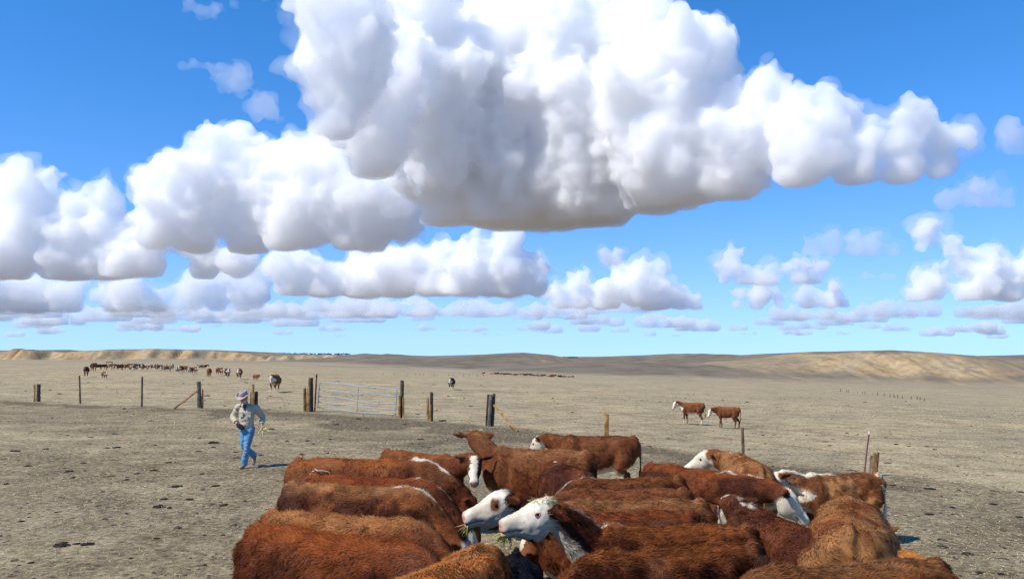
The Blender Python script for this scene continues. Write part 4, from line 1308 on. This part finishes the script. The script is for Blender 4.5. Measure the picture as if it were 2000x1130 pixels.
# tubular gate, each rail and upright its own piece
gl, gr_ = on_ground(621, 803), on_ground(776, 815)
gate = empty('gate', gl)
tag(gate, 'bent tubular steel farm gate between the charred gateposts', 'gate')
def gp(px, py):
    t = (px - 620) / 156
    Y = gl[1] * (1 - t) + gr_[1] * t + .0
    return at_y(px, py, Y) - gl
RT = .016
def rail(name, pts, r=RT):
    s = Soup()
    q = spline([gp(*p) for p in pts], max(9, 4 * len(pts)))
    s.tube(q, r, k=10)
    obj(name, s.mesh(name, True), GALV, gate)
rail('frame_tube', [(620.6, 796), (621.5, 785), (624, 752), (625.5, 748), (629, 746), (660, 748.5), (698, 753), (740, 757), (770, 759.5), (774, 761.5), (775, 765), (774, 785), (772.5, 812)], RT * 1.12)
rail('rail', [(624, 759.5), (660, 763), (698, 768.5), (735, 768.5), (774, 774.5)])
rail('rail', [(623, 772.8), (660, 775), (698, 782), (735, 787.5), (774, 787.5)])
rail('rail', [(622, 784.3), (660, 788), (698, 793), (735, 796), (773.5, 798.6)])
rail('rail', [(621, 795), (660, 799), (697, 804.5), (735, 806.5), (773, 809.3)])
rail('upright', [(700.5, 753), (699, 770), (698.5, 785), (697, 805)], RT * 1.25)
# slack wire loop by the gate
s = Soup()
yw = on_ground(590, 797)[1]
s.tube(spline([at_y(507, 786, yw), at_y(525, 778, yw), at_y(540, 774, yw), at_y(548, 776, yw), at_y(556, 790, yw), at_y(553, 797, yw + .3), at_y(530, 797, yw - .5)], 40), .006, k=6)
wm = s.mesh('wire_loop', True)
tag(obj('wire_loop', wm, RUST), 'slack loop of rusty wire lying between post and gate', 'wire')
s = Soup()
for zf in (.45, .85):
    pts = []
    for i in (2, 3, 4, 5, 6):
        p = on_ground(*FENCE_PX[i]); pts.append(p + np.array((0, 0, zf)))
    s.tube(spline(pts, 40), .0035, k=5)
tag(obj('fence_wire', s.mesh('fence_wire', True), RUST), 'thin fence wires strung along the left posts', 'wire')
s = Soup()
for zf in (.45, .85):
    pts = []
    for i in (8, 9, 10, 11, 12, 13, 14):
        p = on_ground(*FENCE_PX[i]); pts.append(p + np.array((0, 0, zf)))
    s.tube(spline(pts, 50), .0035, k=5)
tag(obj('fence_wire', s.mesh('fence_wire', True), RUST), 'thin fence wires strung from the gate to the slab post', 'wire')

# ---------------------------------------------------------------- far cattle
far_cache = {}
def far_mesh(kind):
    if kind not in far_cache:
        kw = dict(vox=.035, seed=60 + len(far_cache))
        c, nk, hd = kind[0], kind[1], kind[2]
        kw['coat'] = {'r': RED, 'o': ORANGE, 'd': DARK, 'k': BLACK, 't': TAN}[c]
        kw['white'] = ('face', 'belly', 'socks', 'brisket') if kind[3] else ('belly',)
        if kind[3] == 2: kw['white'] = kw['white'] + ('roan',)
        me, info, col = cow_mesh(neck=nk, head=hd, calf=kind[4], **kw)
        far_cache[kind] = me
    return far_cache[kind]
U, G_ = ((0, 18), (0, -50)), ((0, -35), (0, -70))
HG = 'far herd gathered at the feeder'
def far_cow(label, px, py, hpx, heading, c='r', pose=U, white=1, calf=False, group=HG, name='cow', zy=None):
    g = on_ground(px, py)
    h = hpx / F * g[1]
    o = obj(name, far_mesh((c, pose[0], pose[1], white, calf)), None, loc=g)
    o.rotation_euler = (0, 0, math.radians(heading) - math.atan2(g[0], g[1]))
    o.scale = [h / 1.26] * 3
    tag(o, label, 'cow' if name == 'cow' else name, group)
    return o
SG = 'cattle scattered beyond the fence'
far_cow('brown cow with white blaze walking at the camera behind the walking person', 536, 766, 35, 258, 'o', ((0, 14), (0, -62)), group=SG)
far_cow('lone black cow with white face facing the camera', 881.5, 761, 23, 262, 'k', ((0, 16), (0, -55)), group=SG)
far_cow('small brown calf lying left of the walking brown cow', 500, 743.5, 12.5, 300, 'o', U, 0, True, SG, 'calf')
far_cow('brown white faced cow, rightmost standing apart from the far herd', 466.5, 741, 22, 265, 'o', group=SG)
far_cow('dark white faced cow, second from the right of the far herd', 444, 738.5, 20, 275, 'd', group=SG)
far_cow('small white faced calf third from the right of the far herd', 429, 734, 16, 300, 'r', group=SG, calf=True, name='calf')
far_cow('brown cow with lowered head right of the far herd', 408, 736, 17, 265, 'o', G_, 0, group=SG)
far_cow('dark cow walking in front of the herd at far left', 168, 735.5, 20, 268, 'd', group=SG, white=0)
far_cow('dark red cow left of the feeder frame', 182.5, 725.5, 17, 285, 'd', group=SG, white=0)
far_cow('white faced calf standing in front of the feeder frame', 204, 741, 16, 285, 'o', group=SG, calf=True, name='calf')
ORD = 'leftmost second third fourth fifth sixth seventh eighth ninth tenth eleventh twelfth thirteenth fourteenth fifteenth sixteenth seventeenth eighteenth nineteenth twentieth twenty-first twenty-second twenty-third twenty-fourth twenty-fifth twenty-sixth twenty-seventh twenty-eighth twenty-ninth thirtieth'.split()
CN = {'r': 'red', 'o': 'orange brown', 'd': 'dark red', 'k': 'black', 't': 'tan'}
herd = [(191, 722, 11, 190, 'd', G_, 0), (201, 721, 10, 20, 'd', G_, 0), (219, 721, 11, 10, 't', G_, 1), (226, 721, 10, 200, 'r', G_, 1), (233, 723.5, 11, 175, 'd', U, 1), (241, 721, 10, 15, 'k', U, 1), (248, 722, 11, 185, 'o', G_, 1), (254, 723, 11, 280, 'r', U, 1), (259, 721, 11, 190, 'k', U, 1), (265, 723, 10, 300, 'd', U, 1), (272, 722.5, 12, 200, 'd', U, 1), (278, 723, 12, 260, 'r', U, 1), (288, 722.5, 8, 270, 'k', U, 1), (299, 722, 10, 185, 'r', G_, 1), (305, 722, 12, 270, 'r', U, 1), (311, 723, 11, 200, 'o', U, 1), (316, 722, 10, 20, 'd', U, 1), (321, 724, 12, 280, 'r', U, 2), (326, 726, 12, 190, 'o', U, 2), (336, 721.5, 11, 265, 'k', U, 1), (346, 728, 12, 265, 'k', U, 1), (353, 729, 15, 255, 'r', U, 1), (361, 727, 13, 285, 'o', U, 0), (366, 725, 10, 270, 'd', U, 1), (372, 731, 14, 255, 'r', U, 1), (381, 730, 14, 290, 'o', U, 1), (393, 721, 9, 190, 'r', U, 2), (399, 720, 8, 355, 'k', U, 0), (332, 723, 10, 180, 't', G_, 1), (284, 722, 9, 200, 't', G_, 1)]
herd.sort()
for hi_, (px, py, hp, hdg, c, pose, wf) in enumerate(herd):
    far_cow('%s %s cow, %s in the herd round the far feeder' % (CN[c], ('plain', 'white faced', 'white mottled')[wf], ORD[hi_] if hi_ == 0 else ORD[hi_] + ' from the left'), px, py, hp, hdg, c, pose, wf)
VG = 'distant herd strung across the valley'
lab = 'one of the tiny cattle strung out along the far valley floor'
r = np.random.default_rng(4)
xs = [941, 945, 960, 964, 968, 972, 978, 982, 986, 990, 994, 999, 1004, 1008, 1012, 1016, 1020, 1024, 1027, 1031, 1034, 1037, 1040, 1043, 1046, 1049, 1052, 1055, 1058, 1062, 1066, 1070, 1074, 1077, 1080, 1084, 1093, 1097, 1101, 1106, 1112, 1118]
for i, x in enumerate(xs):
    y = 728.5 + (x - 940) * .043 + r.uniform(-.8, .9)
    far_cow(lab, x, y + 2.2, r.uniform(4.2, 5.6), r.choice([10, 170, 190, 350, 270]), r.choice(list('rrodkrt')), (U, G_)[i % 3 == 0], int(r.random() < .7), group=VG)
# feeder frame among the far herd
g = on_ground(222, 722)
q = g[1] / F
fr = empty('feeder_frame', g)
tag(fr, 'dark open timber frame standing among the far herd', 'feeder')
for dx in (-14, -3.5, 16):
    s = Soup(); s.box((dx * q, 0, 7.5 * q if dx < 10 else 6 * q), (.9 * q, .9 * q, 15 * q if dx < 10 else 13 * q)); obj('post', s.mesh('post'), W_DARK, fr)
s = Soup(); s.box((-8.7 * q, 0, 15 * q), (12.5 * q, 1. * q, 1.5 * q)); obj('crossbar', s.mesh('crossbar'), W_DARK, fr)
s = Soup(); s.box((6 * q, .3, 8.4 * q), (19 * q, .7 * q, 1. * q)); obj('rail', s.mesh('rail'), W_GREY, fr)

# distant fence stakes across the valley
lab = 'one of the small distant stakes of the valley fence'
for i in range(17):
    x = 1640 + i * 10.5 + r.uniform(-4, 4); y = 764.5 + (x - 1640) * .105
    g = on_ground(x, y); h = r.uniform(3.5, 6.5) / F * g[1]
    lab = 'small distant stake of the valley fence, %s' % (ORD[i] if i == 0 else ORD[i] + ' from the left')
    tag(obj('fence_stake', stick((0, 0, -.2), (r.uniform(-.1, .1), 0, h), r.uniform(.09, .16), seed=i, n=3, k=5), W_BROWN, loc=g), lab, 'stake', 'far fence on the right')
lab = 'one of the tiny stakes of the far middle fence line'
for i in range(15):
    x = 752 + i * 13.5 + r.uniform(-6, 6); y = 731 + (x - 752) * .018
    g = on_ground(x, y); h = r.uniform(2, 3.6) / F * g[1]
    lab = 'tiny stake of the far middle fence line, %s' % (ORD[i] if i == 0 else ORD[i] + ' from the left')
    tag(obj('fence_stake', stick((0, 0, -.2), (0, 0, h), r.uniform(.08, .13), seed=i, n=3, k=5), W_BROWN, loc=g), lab, 'stake', 'far fence in the middle')

# far orchards on the plateau
EV1, EF1 = ico(1)
def orchard(label, x0, x1, ytop, Y, n):
    V, Fc, o = [], [], 0
    rr = np.random.default_rng(int(x0))
    for i in range(n):
        x = rr.uniform(x0, x1); yy = Y + rr.uniform(-40, 60)
        p = at_y(x, ytop, yy); zg = gz(p[0], yy)
        h = max(3.2, p[2] - zg) * rr.uniform(.75, 1.05)
        for k in range(6):
            c = np.array((p[0] + rr.normal() * h * .35, yy + rr.normal() * h * .35, zg + h * rr.uniform(.3, .85)))
            v = EV1 * h * rr.uniform(.16, .3) * (1 + .3 * vnoise(EV1 * 3 + i + k)[:, None])
            V.append(v + c); Fc.append(EF1 + o); o += len(EV1)
    m = noise_mat('far_orchard_leaves', (.012, .028, .012), (.03, .055, .025), .4)
    ob = obj('far_woods', mesh_np('far_woods', np.concatenate(V), np.concatenate(Fc)), m)
    tag(ob, label, 'woods', kind='stuff')
orchard('dark strip of far trees on the skyline left of centre', 462, 690, 689.2, 1650, 150)
orchard('short dark strip of far trees in the middle of the skyline', 1096, 1128, 696, 1500, 40)
print('far', time.time() - T0)

# ---------------------------------------------------------------- litter on the ground
def scatter(n, ymin, ymax, seed, xpad=1.06, p=1.):
    """ground points whose density falls off with distance"""
    rr = np.random.default_rng(seed)
    u = rr.random(n)
    Y = ymin * (ymax / ymin) ** (u ** p)
    X = rr.uniform(-1, 1, n) * Y * (1000 / F) * xpad
    return X, Y, rr
HERD = np.array([r_.location[:2] for r_, _ in COWS])
# dung pats, the large ones each a thing
DUNG = noise_mat('dry_dung', (.014, .012, .011), (.055, .046, .038), 9, rough=1., spec=.05, bump=.6)
def pat_mesh(seed):
    rr = np.random.default_rng(seed)
    v, f = ico(3)
    a = np.arctan2(v[:, 1], v[:, 0])
    n = fbm(v * 1.7 + seed * 4.1, 4, .6)
    rad = 1 + .45 * n
    v = v * rad[:, None] * np.array((1, rr.uniform(.55, .9), .22))
    v[:, 2] = np.where(v[:, 2] < 0, v[:, 2] * .2, v[:, 2]) + .05 * vnoise(v * 6)
    return mesh_np('dung_pat', v, f, smooth=False)
PATS = [pat_mesh(i) for i in range(7)]
pats = [(310, 990, 17), (345, 951, 14), (421, 949, 13), (300, 919, 12), (268, 925, 9), (228, 874, 11), (210, 875, 7), (247, 937, 8), (163, 904, 7), (110, 1000, 6), (247, 1003, 8), (205, 1014, 6), (510, 889, 7), (135, 921, 12), (120, 1065, 22), (170, 1064, 16), (305, 1052, 9), (400, 1045, 6), (150, 1062, 10), (320, 975, 10), (370, 976, 12), (417, 865, 16), (30, 881, 12), (90, 877, 9), (460, 883, 8), (480, 858, 7), (530, 838, 8), (657, 829, 8), (600, 861, 7), (1815, 1005, 11), (1843, 1069, 13), (1961, 1071, 8), (1913, 1120, 11), (1954, 1122, 10), (1720, 948, 11), (1745, 948, 8), (1815, 955, 14), (1860, 991, 10), (1810, 872, 7), (1775, 871, 6), (1826, 878, 6), (1993, 961, 9), (1728, 990, 9), (1940, 985, 10), (1768, 1007, 6), (1870, 910, 6), (1490, 850, 5), (1620, 870, 6), (1890, 1083, 16), (864, 822, 12), (822, 858, 9), (838, 874, 7), (700, 818, 9), (560, 862, 7), (590, 888, 8), (640, 885, 6), (12, 945, 8), (40, 1018, 8), (60, 1100, 10), (400, 1104, 8), (255, 1090, 7), (330, 903, 8), (200, 960, 6), (395, 925, 7), (1990, 1010, 9)]
lab = 'one of the smaller dark dried dung pats lying on the trampled ground'
BIGPAT = {0: 'largest lumpy dung pat on the open ground left of the left rank', 1: 'dark dung pat below and left of the walking person, flat and round', 14: 'longest dark dung streak in the lower left corner area', 15: 'dung pat touching the right end of the longest dung streak', 21: 'broken dung pat just left of the boots of the walking person', 48: 'long thin dung streak right of the bottom right corner cow', 36: 'dark dung pat right of the roan cow near the dark strip'}
for i, (px, py, w) in enumerate(pats):
    g = on_ground(px, py); q = g[1] / F
    o = obj('dung_pat', PATS[i % 7], DUNG, loc=(g[0], g[1], g[2] + .004))
    k = w * q * .62
    o.scale = (k, k * 1.3, k * 1.25)
    o.rotation_euler = (0, 0, random.uniform(-.5, .5) + (math.pi if i % 2 else 0))
    tag(o, BIGPAT.get(i, lab), 'dung', 'dung pats on the ground')
# clods and crumbs nobody could count
CL = colour_mat('clods_and_crumbs', [(.018, .015, .013), (.05, .042, .034), (.11, .092, .07), (.03, .026, .022), (.16, .135, .10)], 1., .05)
cv, cf = ico(1)
n = 11000
X, Y, rr = scatter(n, 7.5, 90, 21, p=.85)
cl_n = vnoise(np.stack([X / 1.6, Y / 1.6, X * 0], -1)) + .6 * vnoise(np.stack([X / .5, Y / .5, X * 0 + 4], -1))
keep = cl_n + rr.random(n) * .9 > .25
X, Y = X[keep], Y[keep]; n = len(X)
Z = ground_z(X, Y)
sz = rr.uniform(.006, .02, n) * (1 + (rr.random(n) > .93) * 1.6) * (1 + Y / 45)
V = np.empty((n, len(cv), 3))
jit = rr.uniform(.6, 1.4, (n, len(cv), 1))
an = rr.uniform(0, 6.28, n)
st = np.stack([rr.uniform(.8, 2., n), rr.uniform(.7, 1.2, n), rr.uniform(.25, .55, n)], -1)
b0 = cv[None] * jit * st[:, None] * sz[:, None, None]
V[..., 0] = b0[..., 0] * np.cos(an)[:, None] - b0[..., 1] * np.sin(an)[:, None] + X[:, None]
V[..., 1] = b0[..., 0] * np.sin(an)[:, None] + b0[..., 1] * np.cos(an)[:, None] + Y[:, None]
V[..., 2] = b0[..., 2] + Z[:, None]
Fc = (cf[None] + (np.arange(n) * len(cv))[:, None, None]).reshape(-1, 3)
tag(obj('clod_litter', mesh_np('clod_litter', V.reshape(-1, 3), Fc, smooth=False), CL), 'crumbs of dung and clods strewn over the ground', 'clods', kind='stuff')
# straw and dead grass stems
n = 130000
X, Y, rr = scatter(n, 7.2, 60, 22, p=.85)
cl_n = vnoise(np.stack([X / 2.2, Y / 2.2, X * 0 + 9], -1)) + .5 * vnoise(np.stack([X / .6, Y / .6, X * 0 + 2], -1))
df = dist_fence(X, Y)
keep = (cl_n + rr.random(n) * 1.6 > .35 + .9 * ((df > 0) & (df < 3.5)))
X, Y = X[keep], Y[keep]; n = len(X)
Z = ground_z(X, Y)
an = rr.uniform(0, 6.28, n); L = rr.uniform(.02, .065, n) * (1 + Y / 60) * (1 + (rr.random(n) > .96) * 1.); w = rr.uniform(.002, .005, n) * (1 + Y / 16)
el = np.abs(rr.normal(size=n)) * .28
d = np.stack([np.cos(an) * np.cos(el), np.sin(an) * np.cos(el), np.sin(el)], -1)
sd = np.stack([-np.sin(an), np.cos(an), rr.normal(size=n) * .4], -1)
base = np.stack([X, Y, Z + rr.uniform(.002, .016, n)], -1)
V = np.stack([base - sd * w[:, None] / 2, base + sd * w[:, None] / 2, base + d * L[:, None]], 1)
tag(obj('straw_litter', mesh_np('straw_litter', V.reshape(-1, 3), np.arange(n * 3).reshape(-1, 3), smooth=False), STRAW), 'short dry straw and dead grass covering the ground', 'straw', kind='stuff')
print('done', time.time() - T0)
